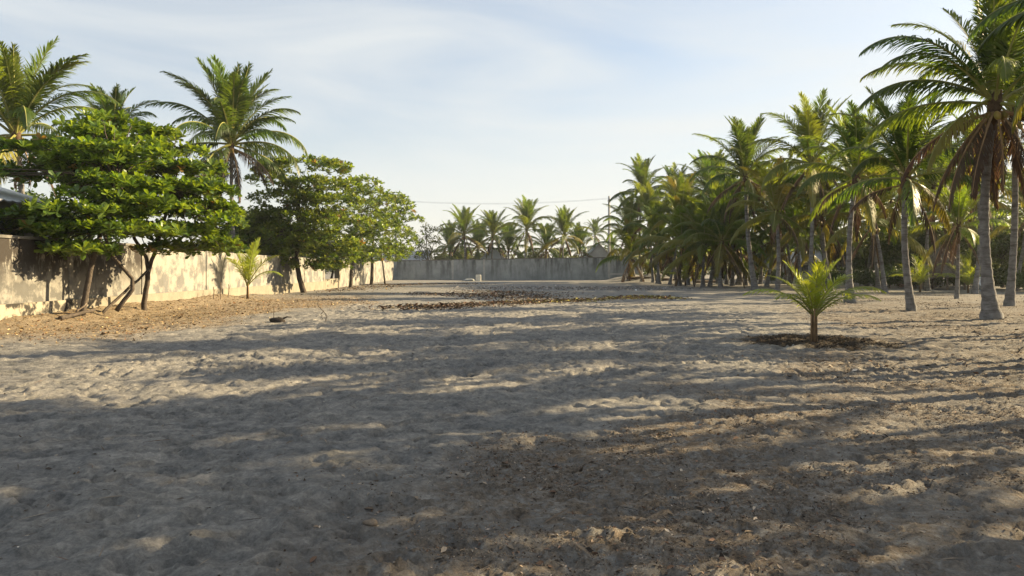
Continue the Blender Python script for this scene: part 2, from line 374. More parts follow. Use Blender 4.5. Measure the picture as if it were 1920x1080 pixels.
# ridged drift lines in the soft sand
rg = 1 - np.abs(2 * fbm(GX * 0.8, GY * 1.5, 0.9, 31, 2) - 1)
H = H + near * 0.02 * rg ** 3
frng = np.random.default_rng(3)
def tread(n, x0, x1, y0, y1, la0, la1, d0, d1, power):
    """footprints and scuffs: overlapping bowls, where two meet a sharp ridge of sand is left"""
    B = np.zeros_like(H)
    fx = frng.uniform(x0, x1, n); fy = y0 + (y1 - y0) * frng.random(n) ** power
    for k in range(n):
        a = frng.normal(0, 0.9); la = frng.uniform(la0, la1); lb = la * frng.uniform(0.45, 0.8); dp = frng.uniform(d0, d1)
        i0, i1 = np.searchsorted(gx, [fx[k] - la, fx[k] + la]); j0, j1 = np.searchsorted(gy, [fy[k] - la, fy[k] + la])
        if i1 <= i0 or j1 <= j0: continue
        X = GX[j0:j1, i0:i1] - fx[k]; Y = GY[j0:j1, i0:i1] - fy[k]
        ca, sa = math.cos(a), math.sin(a)
        r2_ = ((X * ca + Y * sa) / la) ** 2 + ((-X * sa + Y * ca) / lb) ** 2
        np.minimum(B[j0:j1, i0:i1], -dp * (1 - r2_), out=B[j0:j1, i0:i1])
    return B
def pock(n, x0, x1, y0, y1, la0, la1, d0, d1, power):
    """single steep-sided heel and toe marks with a small thrown-up rim"""
    fx = frng.uniform(x0, x1, n); fy = y0 + (y1 - y0) * frng.random(n) ** power
    for k in range(n):
        a = frng.normal(0, 0.8); la = frng.uniform(la0, la1); lb = la * frng.uniform(0.4, 0.75); dp = frng.uniform(d0, d1); R_ = la * 1.9
        i0, i1 = np.searchsorted(gx, [fx[k] - R_, fx[k] + R_]); j0, j1 = np.searchsorted(gy, [fy[k] - R_, fy[k] + R_])
        if i1 <= i0 or j1 <= j0: continue
        X = GX[j0:j1, i0:i1] - fx[k]; Y = GY[j0:j1, i0:i1] - fy[k]
        ca, sa = math.cos(a), math.sin(a)
        r = np.sqrt(((X * ca + Y * sa) / la) ** 2 + ((-X * sa + Y * ca) / lb) ** 2)
        H[j0:j1, i0:i1] += -dp * np.exp(-r ** 5) + 0.4 * dp * np.exp(-((r - 1.3) / 0.25) ** 2)
soft = 0.45 + 0.55 * sstep(0.30, 0.62, fbm(GX, GY, 2.2, 61, 2))
H = H + soft * (tread(5200, -9, 9, 2.8, 17, 0.12, 0.24, 0.015, 0.05, 1.15) + tread(5200, -14, 16, 13, 40, 0.16, 0.32, 0.02, 0.065, 1.1))
pock(9000, -8.5, 8.5, 2.8, 14, 0.045, 0.10, 0.012, 0.036, 1.2)
pock(7500, -14, 15, 11, 34, 0.08, 0.15, 0.018, 0.05, 1.1)
n1, n2 = len(gy), len(gx)
idx = np.arange(n1 * n2).reshape(n1, n2)
GQ = np.stack([idx[:-1, :-1], idx[:-1, 1:], idx[1:, 1:], idx[1:, :-1]], -1).reshape(-1, 4)
gm = mesh_np('ground', np.stack([GX, GY, H], -1), GQ, None, [M['sand']], True)

def litter_mask(x, y):
    edge = np.interp(y, [3, 4.2, 6.5, 7.5, 9, 12, 16, 24, 40], [-1.1, -0.9, -0.5, 1.0, 2.2, 4.2, 6.5, 9.5, 14])
    n_ = fbm(x, y, 1.3, 12, 3)
    return sstep(-1.0, 1.6, x - edge + (n_ - 0.5) * 3.4) * (0.55 + 0.45 * sstep(0.35, 0.6, n_)) * sstep(60, 25, y)
def ochre_mask(x, y):
    return sstep(-7.5, -10.5, x + (fbm(x, y, 1.5, 14, 3) - 0.5) * 4 - 0.10 * (y - 20)) * sstep(15, 19, y) * sstep(46, 33, y)
def soil_mask(x, y):
    d = np.hypot((x - YOUNG[0]) / 1.15, (y - YOUNG[1]) / 0.95) + (fbm(x, y, 0.6, 15, 3) - 0.5) * 1.3
    return 0.92 * sstep(1.55, 0.75, d)
for nm, fn in (('litter', litter_mask), ('ochre', ochre_mask), ('soil', soil_mask)):
    at_ = gm.attributes.new(nm, 'FLOAT', 'POINT'); at_.data.foreach_set('value', fn(GX, GY).astype(np.float32).ravel())
ground = tag(obj('ground', gm), 'grey tan sand pocked with footprints', None, None, 'structure')

def surf(x, y):
    """height of the built ground mesh, bilinear"""
    x = np.asarray(x, float); y = np.asarray(y, float)
    i = np.clip(np.searchsorted(gx, x) - 1, 0, len(gx) - 2); j = np.clip(np.searchsorted(gy, y) - 1, 0, len(gy) - 2)
    u = (x - gx[i]) / (gx[i + 1] - gx[i]); v = (y - gy[j]) / (gy[j + 1] - gy[j])
    return (H[j, i] * (1 - u) + H[j, i + 1] * u) * (1 - v) + (H[j + 1, i] * (1 - u) + H[j + 1, i + 1] * u) * v

def zg(x, y): return float(surf(np.array([x]), np.array([y]))[0])

# ------------------------------------------------------------------ scattered litter (nobody could count it)
LEAF_V = [(-0.5, 0, 0), (0, -0.24, 0.06), (0.5, 0, 0.0), (0, 0.24, 0.06)]
LEAF_T = [(0, 1, 2), (0, 2, 3)]
CURL_V = [(-0.5, 0, 0.0), (-0.12, -0.22, 0.14), (-0.1, 0.2, 0.10), (0.25, -0.2, 0.12), (0.28, 0.2, 0.16), (0.55, 0, 0.02), (0.05, 0, 0.0)]
CURL_T = [(0, 1, 6), (0, 6, 2), (1, 3, 6), (6, 4, 2), (3, 5, 6), (6, 5, 4)]
def scatter(name, label, xs, ys, size, pal, seed, curl=False, lift=0.4, thin=None, flat=0.35):
    r = np.random.default_rng(seed); n = len(xs)
    R = rot_np(r.uniform(0, 2 * PI, n), r.normal(0, flat, n), r.normal(0, flat, n))
    sz = size * np.exp(r.normal(0, 0.4, n))
    Sx = np.ones((n, 3)); 
    if thin is not None:
        t = r.random(n) < thin; Sx[t] = (1.7, 0.18, 0.5)
    R = R * sz[:, None, None] * Sx[:, None, :]
    O = np.stack([xs, ys, surf(xs, ys) + sz * lift * 0.25], -1)
    PV, PT = (CURL_V, CURL_T) if curl else (LEAF_V, LEAF_T)
    V, Q, T = inst(PV, [], PT, R, O)
    m = mesh_np(name, V, None, T, [M['litter']])
    c = np.asarray(pal)[r.integers(0, len(pal), n)] * np.exp(r.normal(0, 0.3, (n, 1)))
    c = np.clip(np.concatenate([c, np.ones((n, 1))], 1), 0, 0.85)
    ca = m.color_attributes.new('tint', 'FLOAT_COLOR', 'POINT')
    ca.data.foreach_set('color', np.repeat(c, len(PV), 0).astype(np.float32).ravel())
    return tag(obj(name, m), label, None, None, 'stuff')

def pick(n, x0, x1, y0, y1, mask, seed, power=1.0):
    r = np.random.default_rng(seed); X = []; Y = []; got = 0
    while got < n:
        y = y0 + (y1 - y0) * r.random(n) ** power; x = r.uniform(x0, x1, n)
        k = r.random(n) < mask(x, y); X.append(x[k]); Y.append(y[k]); got += k.sum()
    return np.concatenate(X)[:n], np.concatenate(Y)[:n]
BROWN = [(0.14, 0.105, 0.075), (0.20, 0.155, 0.11), (0.08, 0.06, 0.045), (0.27, 0.22, 0.165), (0.17, 0.105, 0.07), (0.36, 0.31, 0.25), (0.055, 0.045, 0.038)]
GOLD = [(0.25, 0.165, 0.07), (0.32, 0.22, 0.10), (0.17, 0.10, 0.05), (0.11, 0.07, 0.04), (0.36, 0.28, 0.15), (0.22, 0.11, 0.05)]
RUST = [(0.13, 0.075, 0.048), (0.08, 0.05, 0.035), (0.17, 0.10, 0.06), (0.055, 0.04, 0.03), (0.22, 0.16, 0.10), (0.20, 0.16, 0.12), (0.10, 0.085, 0.05)]
PALEY = [(0.34, 0.29, 0.07), (0.26, 0.24, 0.06), (0.20, 0.12, 0.05), (0.12, 0.10, 0.05), (0.40, 0.36, 0.22)]
lm2 = lambda x, y: np.clip(litter_mask(x, y) * (0.15 + 1.4 * sstep(0.42, 0.66, fbm(x, y, 0.7, 40, 3))), 0, 1)
xs, ys = pick(90000, -3, 9, 3.0, 12, lm2, 1, 1.2)
scatter('leaf_litter', 'brown chips of dry leaf and husk strewn over the near sand', xs, ys, 0.016, BROWN[:5] + [(0.055, 0.045, 0.038), (0.24, 0.19, 0.15)], 2, thin=0.4, flat=0.55)
xs, ys = pick(5000, -2.5, 9, 3.0, 12, lm2, 3, 1.2)
scatter('dry_leaves', 'curled dry brown leaves among the chips on the near sand', xs, ys, 0.028, BROWN[:5], 4, curl=True)
xs, ys = pick(22000, 2, 30, 11, 48, lambda x, y: litter_mask(x, y) * sstep(0.38, 0.6, fbm(x, y, 1.6, 43, 3)), 5, 1.3)
scatter('palm_debris', 'dry palm debris scattered under the palm grove', xs, ys, 0.06, BROWN, 6, thin=0.35)
xs, ys = pick(16000, -14, -5, 15, 46, lambda x, y: np.clip(ochre_mask(x, y), 0, 1), 7, 1.2)
scatter('fallen_almond_leaves', 'golden fallen leaves along the foot of the boundary wall', xs, ys, 0.05, GOLD, 8, curl=False)
sp = lambda x, y: np.clip(0.12 + 0.9 * sstep(0.5, 0.72, fbm(x, y, 2.2, 50, 3)), 0, 1)
xs, ys = pick(9000, -13, 14, 3.2, 40, sp, 9, 1.5)
xb, yb = pick(260, -9, 12, 4, 26, sp, 91, 1.5)
scatter('stick_litter', 'thin loose sticks lying here and there on the sand', xb, yb, 0.10, BROWN, 92, thin=1.0, flat=0.06)
scatter('twig_litter', 'sparse twigs and leaf scraps across the open sand', xs, ys, 0.028, BROWN, 10, thin=0.5)
xs, ys = pick(7000, YOUNG[0] - 2.2, YOUNG[0] + 2.2, YOUNG[1] - 1.8, YOUNG[1] + 1.8, soil_mask, 13)
scatter('planting_mulch', 'dark mulch heaped around the foot of the young palm', xs, ys, 0.035, [(0.05, 0.038, 0.028), (0.09, 0.06, 0.04), (0.03, 0.022, 0.016), (0.16, 0.11, 0.07)], 14, lift=0.8, thin=0.4)

# raked windrows of leaves in the middle distance
def windrow(n, pts, wid, pal, seed, label, size=0.11, hgt=0.12):
    r = np.random.default_rng(seed)
    pts = np.array(pts, float); t = r.random(n) * (len(pts) - 1); i = t.astype(int); f = t - i
    cx = pts[i, 0] * (1 - f) + pts[i + 1, 0] * f; cy = pts[i, 1] * (1 - f) + pts[i + 1, 1] * f
    cl = vnoise(cx, cy, 1.7, seed % 90)
    keep = r.random(n) < 0.15 + 1.2 * cl
    cx, cy, cl = cx[keep], cy[keep], cl[keep]; k = len(cx)
    x = cx + r.normal(0, wid, k) * (0.5 + cl); y = cy + r.normal(0, wid, k) * (0.5 + cl)
    o = scatter('raked_leaves', label, x, y, size, pal, seed, curl=True, lift=0.3, flat=0.3)
    me = o.data; co = np.empty(len(me.vertices) * 3, np.float32); me.vertices.foreach_get('co', co); co = co.reshape(-1, 3)
    d = np.hypot(x - cx, y - cy) / wid
    up = np.repeat(hgt * np.exp(-d ** 2) * r.random(k) * (0.4 + cl), len(CURL_V))
    co[:, 2] += up; me.vertices.foreach_set('co', co.ravel()); me.update()
    return o
g2 = lambda px, py: (at(px, py, depth(py)).x, depth(py))
windrow(3800, [g2(770, 576), g2(810, 578), g2(860, 573), g2(950, 568), g2(1010, 563), g2(1100, 561)], 0.7, RUST, 21, 'rust brown leaves raked into a row across the open sand')
windrow(3800, [g2(780, 551), g2(870, 552), g2(930, 556), g2(1010, 559), g2(960, 549), g2(880, 545)], 1.3, RUST, 22, 'dark red leaf heap spread in front of the grey wall')
windrow(3200, [g2(940, 566), g2(1060, 563), g2(1150, 560), g2(1210, 556), g2(1262, 559)], 0.65, PALEY + RUST[:2], 23, 'yellowish frond clippings lying in a low row')
windrow(3000, [g2(930, 541), g2(1030, 540), g2(1120, 541), g2(1230, 540)], 1.7, [(0.5, 0.47, 0.45), (0.28, 0.25, 0.22), (0.12, 0.10, 0.09), (0.36, 0.30, 0.26)], 24, 'pale grey rubble and ash strewn before the grey wall')
windrow(2600, [g2(610, 549), g2(690, 540), g2(730, 534), g2(820, 532), g2(900, 533)], 1.3, GOLD + RUST, 25, 'orange leaves fallen below the shady almond trees')

# ------------------------------------------------------------------ left boundary wall
def prism(x0, x1, y0, y1, z0, z1, m, bevel=0.0, nm='panel'):
    b = MB(); b.box(x0, x1, y0, y1, z0, z1); return b.mesh(nm, [m])
LW = thing('boundary_wall', (WALL_X, 12, 0), 'long cream concrete boundary wall with posts and plinth behind the almond trees', 'wall')
ys_ = [12, 17.9, 23.5, 28.1, 34.0, 39.4, 44.8, 50.0, 55.2]
for i in range(len(ys_) - 1):
    y0, y1 = ys_[i] - 12, ys_[i + 1] - 12
    zt = [2.42, 2.42, 2.40, 2.34, 2.34, 2.3, 2.28, 2.25][i]
    mt = M['wall_mould'] if i < 3 else M['wall_warm']
    obj('panel', prism(-0.28, -0.10, y0 + 0.10, y1 - 0.10, 0.6, zt, mt), LW)
    obj('post', prism(-0.30, -0.065, y0 - 0.10, y0 + 0.10, 0.6, zt + 0.02, M['wall_warm'], nm='post'), LW)
    obj('plinth', prism(-0.36, 0.0, y0, y1 - 0.004, -0.6, 0.60, M['plinth_mould' if i < 2 else 'plinth'], nm='plinth'), LW)
    if i < 3:
        obj('coping', prism(-0.33, -0.05, y0 + 0.102, y1 - 0.102, zt, zt + 0.08, M['coping'], nm='coping'), LW)
obj('post', prism(-0.30, -0.065, 43.1, 43.35, -0.5, 2.3, M['wall_warm'], nm='post'), LW)
# gateway: low sill wall, roofed yard behind with its shade painted on the back wall, then the wall goes on to the corner
LW2 = thing('yard_wall', (WALL_X, 60.4, 0), 'short cream wall length with pale posts past the dark gateway', 'wall')
yy = [0, 5.6, 12, 19, 27, 35.6]
for i in range(5):
    off = -0.28 * (i + 1) + 0.1
    obj('panel', prism(off - 0.28, off - 0.10, yy[i] + 0.14, yy[i + 1] - 0.14, -0.4, 2.2 + 0.05 * i, M['wall_warm']), LW2)
    obj('post', prism(off - 0.34, off + 0.05, yy[i] - 0.14, yy[i] + 0.14, -0.4, 2.45 + 0.05 * i, M['plinth'], nm='post'), LW2)
GW = thing('gateway', (WALL_X, 55.4, 0), 'dark open gateway with a low sill under the almond tree', 'gateway')
obj('sill_wall', prism(-0.3, -0.08, 0.15, 4.8, -0.4, 0.75, M['plinth'], nm='sill_wall'), GW)
obj('lintel', prism(-0.3, -0.08, 0.0, 4.85, 2.12, 2.3, M['coping'], nm='lintel'), GW)
obj('back_wall', prism(-3.3, -3.1, -0.6, 5.4, -0.3, 2.6, M['gap_shade'], nm='back_wall'), GW)
obj('yard_roof', prism(-3.4, -0.31, -0.6, 5.4, 2.31, 2.42, M['roof_grey'], nm='yard_roof'), GW)

# ------------------------------------------------------------------ far grey wall
FY = 97.0
FW = thing('back_wall', (-15.9, FY, 0), 'long grey mould-streaked concrete wall closing the far end of the lot', 'wall')
x0, x1 = 0.0, 28.9 - 0.25
nb = 7
for i in range(nb):
    a, b = x0 + (x1 - x0) * i / nb, x0 + (x1 - x0) * (i + 1) / nb
    zt = 2.46 + 0.40 * i / (nb - 1)
    obj('panel', prism(a + 0.12, b - 0.12, 0.06, 0.24, -0.5, zt, M['wall_grey']), FW)
    obj('post', prism(a - 0.12, a + 0.12, 0.02, 0.27, -0.5, zt + 0.02, M['concrete' if i in (2, 3) else 'wall_grey'], nm='post'), FW)
    obj('coping', prism(a + 0.121, b - 0.121, 0.02, 0.28, zt, zt + 0.12, M['coping'], nm='coping'), FW)
    obj('footing', prism(a + 0.121, b - 0.121, -0.03, 0.057, -0.5, 0.28, M['wall_grey'], nm='footing'), FW)
FP = thing('framed_wall_bay', (at(1142, 0, FY).x, FY, 0), 'grey block bay framed by pale concrete posts beside the utility pole', 'wall')
pw = at(1195, 0, FY).x - at(1142, 0, FY).x
obj('block_infill', prism(0.15, pw - 0.15, 0.10, 0.22, 0.9, 2.8, M['wall_grey'], nm='block_infill'), FP)
obj('post', prism(-0.15, 0.15, 0, 0.3, -0.5, 3.0, M['concrete'], nm='post'), FP)
obj('post', prism(pw - 0.15, pw + 0.15, 0, 0.3, -0.5, 3.0, M['concrete'], nm='post'), FP)
obj('top_beam', prism(0.151, pw - 0.151, 0.01, 0.29, 2.8, 3.02, M['concrete'], nm='top_beam'), FP)
obj('ground_beam', prism(0.151, pw - 0.151, 0.01, 0.29, 0.66, 0.9, M['concrete'], nm='ground_beam'), FP)
obj('footing', prism(0.151, pw - 0.151, 0.05, 0.25, -0.5, 0.66, M['wall_grey'], nm='footing'), FP)

# ------------------------------------------------------------------ houses and roofs
def gable_house(name, loc, wx, wy, hw, hr, wallm, roofm, label, rotz=0, over=0.35, ridge_x=True, door=True):
    t = thing(name, loc, label, 'house', rotz=rotz)
    b = MB(); b.box(-wx / 2, wx / 2, -wy / 2, wy / 2, -0.5, hw)
    if ridge_x:
        for s in (-1, 1): b.add([(s * wx / 2, -wy / 2, hw), (s * wx / 2, wy / 2, hw), (s * wx / 2, 0, hw + hr)], t=[(0, 1, 2)])
    else:
        for s in (-1, 1): b.add([(-wx / 2, s * wy / 2, hw), (wx / 2, s * wy / 2, hw), (0, s * wy / 2, hw + hr)], t=[(0, 1, 2)])
    obj('wall', b.mesh('wall', [wallm]), t)
    for s in (-1, 1):
        b = MB(); n = 28
        Lr = (wx if ridge_x else wy) + 2 * over; run = (wy if ridge_x else wx) / 2; ov = over
        v = []; 
        for k in range(n * 2 + 1):
            u = -Lr / 2 + Lr * k / (n * 2); rib = 0.03 * (k % 2)
            for (d, z) in ((0, hr), (run + ov, hr - hr * (run + ov) / run)):
                p = (u, s * d, hw + z + 0.05 + rib) if ridge_x else (s * d, u, hw + z + 0.05 + rib)
                v.append(p)
        q = [(2 * k, 2 * k + 1, 2 * k + 3, 2 * k + 2) for k in range(n * 2)]
        b.add(v, q)
        b2 = [(x, y, z - 0.04) for x, y, z in v]; b.add(b2, [tuple(reversed(f)) for f in q])
        obj('roof_slope', b.mesh('roof_slope', [roofm]), t)
    if door:
        obj('door', prism(-0.45, 0.45, -wy / 2 - 0.04, -wy / 2 + 0.02, -0.1, 2.0, M['door'], nm='door'), t)
        for s in (-1, 1):
            fw = obj('window', prism(s * wx * 0.3 - 0.55, s * wx * 0.3 + 0.55, -wy / 2 - 0.03, -wy / 2 + 0.02, 0.95, 1.95, M['concrete'], nm='window'), t)
            obj('pane', prism(s * wx * 0.3 - 0.47, s * wx * 0.3 + 0.47, -wy / 2 - 0.05, -wy / 2 - 0.032, 1.03, 1.87, M['glass'], nm='pane'), fw)
    return t
gable_house('house', (-18.6, 20.4, 0), 6.0, 10.0, 3.7, 0.9, M['house_grey'], M['roof_white'], 'house with a white sheet metal roof showing over the left wall', over=0.5, ridge_x=False, door=False)
gable_house('cottage', at(690, 0, 104) * 1 + Vector((0, 0, -at(690, 0, 104).z)), 7, 6, 2.5, 1.3, M['house_blue'], M['roof_grey'], 'pale blue cottage glimpsed behind the almond trees at the corner')
def ground_at(px, D): p = at(px, 0, D); return Vector((p.x, D, zg(p.x, D)))
gable_house('cottage', ground_at(772, 110), 5.0, 5.0, 2.4, 1.7, M['house_blue'], M['roof_grey'], 'grey roofed cottage behind the bare tree and the grey wall')
gable_house('cottage', ground_at(925, 112), 4.4, 5.0, 2.5, 2.2, M['house_blue'], M['roof_white'], 'white gabled cottage between two palms beyond the grey wall', ridge_x=False)
gable_house('cottage', ground_at(1120, 112), 4.4, 5.0, 2.7, 2.4, M['house_grey'], M['roof_grey'], 'grey gabled cottage beside the utility pole beyond the wall', ridge_x=False)
gable_house('bungalow', ground_at(1512, 84), 7.0, 5.0, 2.3, 1.3, M['house_grey'], M['roof_grey'], 'pale bungalow with a light metal roof behind the young palm and grove', rotz=0.25)

# thatched hut on the right
def hut(loc, rad, hz, label):
    t = thing('thatched_hut', loc, label, 'hut')
    r = np.random.default_rng(77); n = 34; v = []; rings = 7
    for k in range(rings):
        f = k / (rings - 1); rr = 0.08 + rad * f ** 0.85; z = hz - (hz - 0.95) * f ** 1.15
        for j in range(n):
            a = 2 * PI * j / n; jit = 1 + 0.05 * r.normal()
            v.append((rr * jit * math.cos(a), rr * jit * math.sin(a), z + 0.05 * r.normal() - (0.22 * r.random() if k == rings - 1 else 0)))
    q = [(k * n + j, (k + 1) * n + j, (k + 1) * n + (j + 1) % n, k * n + (j + 1) % n) for k in range(rings - 1) for j in range(n)]
    b = MB(); b.add(v, q); obj('thatch_roof', b.mesh('thatch_roof', [M['thatch']]), t)
    b = MB(); b.tube([(0, 0, hz - 0.15), (0, 0, hz + 0.3)], [0.12, 0.05], 8); obj('finial', b.mesh('finial', [M['thatch']]), t)
    for j in range(6):
        a = 2 * PI * j / 6 + 0.3; b = MB(); x, y = rad * 0.82 * math.cos(a), rad * 0.82 * math.sin(a)
        b.tube([(x, y, -0.4), (x, y, 1.35)], [0.08, 0.07], 8); obj('post', b.mesh('post', [M['wood']]), t)
hut(ground_at(1762, 56), 2.0, 3.2, 'dark thatched hut in the shade behind the slim palm')

# ------------------------------------------------------------------ utility poles and wires
def utility_pole(px, D, pytop, label):
    p = ground_at(px, D); h = at(px, pytop, D).z - p.z
    t = thing('utility_pole', p, label, 'pole')
    b = MB(); b.tube([(0, 0, -0.6), (0, 0, h * 0.5), (0, 0, h)], [0.19, 0.165, 0.13], 12); obj('shaft', b.mesh('shaft', [M['pole']], True), t)
    obj('crossarm', prism(-0.08, 0.08, -0.8, 0.8, h - 0.62, h - 0.48, M['wood'], nm='crossarm'), t)
    for y in (-0.7, 0.7):
        b = MB(); b.tube([(0, y, h - 0.475), (0, y, h - 0.36), (0, y, h - 0.28)], [0.05, 0.07, 0.03], 8); obj('insulator', b.mesh('insulator', [M['white_plastic']], True), t)
    return p, h
pA, hA = utility_pole(1142, 98.6, 368, 'pale concrete utility pole standing behind the framed wall bay')
pB, hB = utility_pole(742, 101, 372, 'utility pole hidden behind the almond tree crowns')
pC, hC = utility_pole(1520, 103, 372, 'utility pole hidden behind the palm grove')
def wire(a, b, sag, label):
    pts = []
    for i in range(25):
        f = i / 24; p = a.lerp(b, f); p.z -= sag * 4 * f * (1 - f); pts.append(p)
    m = MB(); m.tube(pts, [0.009] * 25, 5); tag(obj('power_line', m.mesh('power_line', [M['wire']])), label, 'cable')
for y, nm in ((-0.7, 'lower'), (0.7, 'upper')):
    d = Vector((0, y, -0.29))
    wire(pA + Vector((0, 0, hA)) + d, pB + Vector((0, 0, hB)) + d, 0.55, f'thin {nm} power line strung leftward from the pale pole over the grey wall')
    wire(pA + Vector((0, 0, hA)) + d, pC + Vector((0, 0, hC)) + d, 0.45, f'thin {nm} power line running from the pale pole into the palm grove')

# ------------------------------------------------------------------ palms
FROND = {}
def frond_mesh(key, e0, bend, npairs, leaf, vfold, droop, seed, leafm, rachm, limp=0.0, width=0.05, power=1.7):
    """unit frond, 1 m long rachis along +X, gravity already in its curve"""
    r = random.Random(seed); steps = 22
    P = [Vector((0, 0, 0))]; Tn = []
    side = r.uniform(-0.12, 0.12)
    for i in range(steps):
        s = (i + 0.5) / steps
        e = math.radians(e0 - bend * s ** power); yw = side * s
        t = Vector((math.cos(e) * math.cos(yw), math.cos(e) * math.sin(yw), math.sin(e)))
        Tn.append(t); P.append(P[-1] + t / steps)
    b = MB()
    b.tube(P, [0.0135 * (1 - 0.88 * (i / steps) ** 0.8) + 0.001 for i in range(steps + 1)], 4, 1, cap=False)
    for j in range(npairs):
        for sd in (-1, 1):
            s = 0.13 + 0.87 * (j + r.uniform(-0.3, 0.3)) / (npairs - 1); s = min(max(s, 0.1), 0.998)
            f = s * steps; i = min(int(f), steps - 1); p = P[i].lerp(P[i + 1], f - i); T = Tn[i]
            lat = Vector((-T.y, T.x, 0)); lat = lat.normalized() if lat.length > 1e-3 else Vector((0, 1, 0))
            lat = lat * sd; Nn = T.cross(lat) * sd * -1
            if Nn.z < 0 and abs(e0) < 89: Nn = -Nn
            u = (s - 0.13) / 0.87
            ll = leaf * (0.45 + 0.55 * min(1, u / 0.22)) * (1 - 0.72 * max(0, (u - 0.35) / 0.65) ** 1.5) * r.uniform(0.72, 1.12)
            a = math.radians(58 - 34 * u + r.uniform(-12, 12)); v = vfold * r.uniform(0.6, 1.3)
            d = T * math.cos(a) + (lat * math.cos(v) + Nn * math.sin(v)) * math.sin(a)
            d = (d + Vector((0, 0, -limp * r.uniform(0.6, 1.3)))).normalized()
            wv = (T - d * T.dot(d)); wv = wv.normalized() if wv.length > 1e-3 else Nn
            W = width * r.uniform(0.8, 1.15) * 0.5
            pts = [p]; dd = d
            for k in range(3):
                pts.append(pts[-1] + dd * ll / 3)
                dd = (dd + Vector((0, 0, -droop * (0.6 + 0.5 * k) * r.uniform(0.6, 1.4)))).normalized()
            w4 = [W * 0.45, W, W * 0.8]
            vv = []
            for k in range(3): vv += [pts[k] - wv * w4[k], pts[k] + wv * w4[k]]
            vv.append(pts[3])
            b.add(vv, [(0, 1, 3, 2), (2, 3, 5, 4)], [(4, 5, 6)], 0)
    m = b.mesh('frond', [M[leafm], M[rachm]])
    FROND[key] = m
    return m
CLS = {  # class: (e0, bend, vfold, droop, limp)
    'spear': (86, 12, 0.9, 0.02, 0.0), 'erect': (80, 34, 0.45, 0.20, 0.06), 'up': (68, 66, 0.30, 0.34, 0.14), 'mid': (52, 92, 0.15, 0.46, 0.26),
    'out': (32, 98, 0.0, 0.55, 0.42), 'low': (10, 82, -0.1, 0.6, 0.55), 'sag': (-18, 58, -0.2, 0.6, 0.7), 'hang': (-52, 32, -0.2, 0.5, 0.8)}
for c, (e0, bd, vf, dr, lp) in CLS.items():
    for k in range(3):
        for tone, lf, ra in (('g', 'frond_green', 'rachis_green'), ('o', 'frond_olive', 'rachis_green'), ('y', 'frond_yellow', 'rachis_green'), ('d', 'frond_dead', 'rachis_dead')):
            if tone == 'd' and c in ('spear', 'erect', 'up'): continue
            if tone == 'y' and c in ('spear',): continue
            frond_mesh((c, tone, k), e0 + (k - 1) * 5, bd * (0.85 + 0.15 * k), 84 if tone != 'd' else 56, 0.235 if tone != 'd' else 0.2, vf, dr, 100 + k * 7 + hash(c) % 1, lf, ra, lp, width=0.0115)
for k in range(2): frond_mesh(('hang', 'r', k), -62 + 8 * k, 24, 44, 0.2, -0.2, 0.5, 300 + k, 'frond_rust', 'rachis_dead', 0.9, width=0.014)
for c in ('spear', 'erect', 'up', 'mid', 'out', 'low'):
    e0, bd, vf, dr, lp = CLS[c]
    for k in range(2): frond_mesh((c, 'l', k), e0 + (k - 1) * 6, bd * (0.8 + 0.2 * k), 40, 0.34, vf, dr * 0.9, 400 + k, 'frond_lime', 'rachis_green', lp * 0.6, width=0.0145)

NUT = None
def nut_mesh():
    global NUT
    if NUT: return NUT
    b = MB(); n = 8; R_ = 5; v = []
    for i in range(1, R_):
        a = PI * i / R_
        for j in range(n): v.append((0.11 * math.sin(a) * math.cos(2 * PI * j / n), 0.11 * math.sin(a) * math.sin(2 * PI * j / n), 0.145 * math.cos(a) * (1 if a < PI / 2 else 1.1)))
    q = [(i * n + j, (i + 1) * n + j, (i + 1) * n + (j + 1) % n, i * n + (j + 1) % n) for i in range(R_ - 2) for j in range(n)]
    v += [(0, 0, 0.15), (0, 0, -0.165)]
    t = [(len(v) - 2, j, (j + 1) % n) for j in range(n)] + [(len(v) - 1, (R_ - 2) * n + (j + 1) % n, (R_ - 2) * n + j) for j in range(n)]
    b.add(v, q, t); NUT = b.mesh('coconut', [M['coconut']], True); return NUT

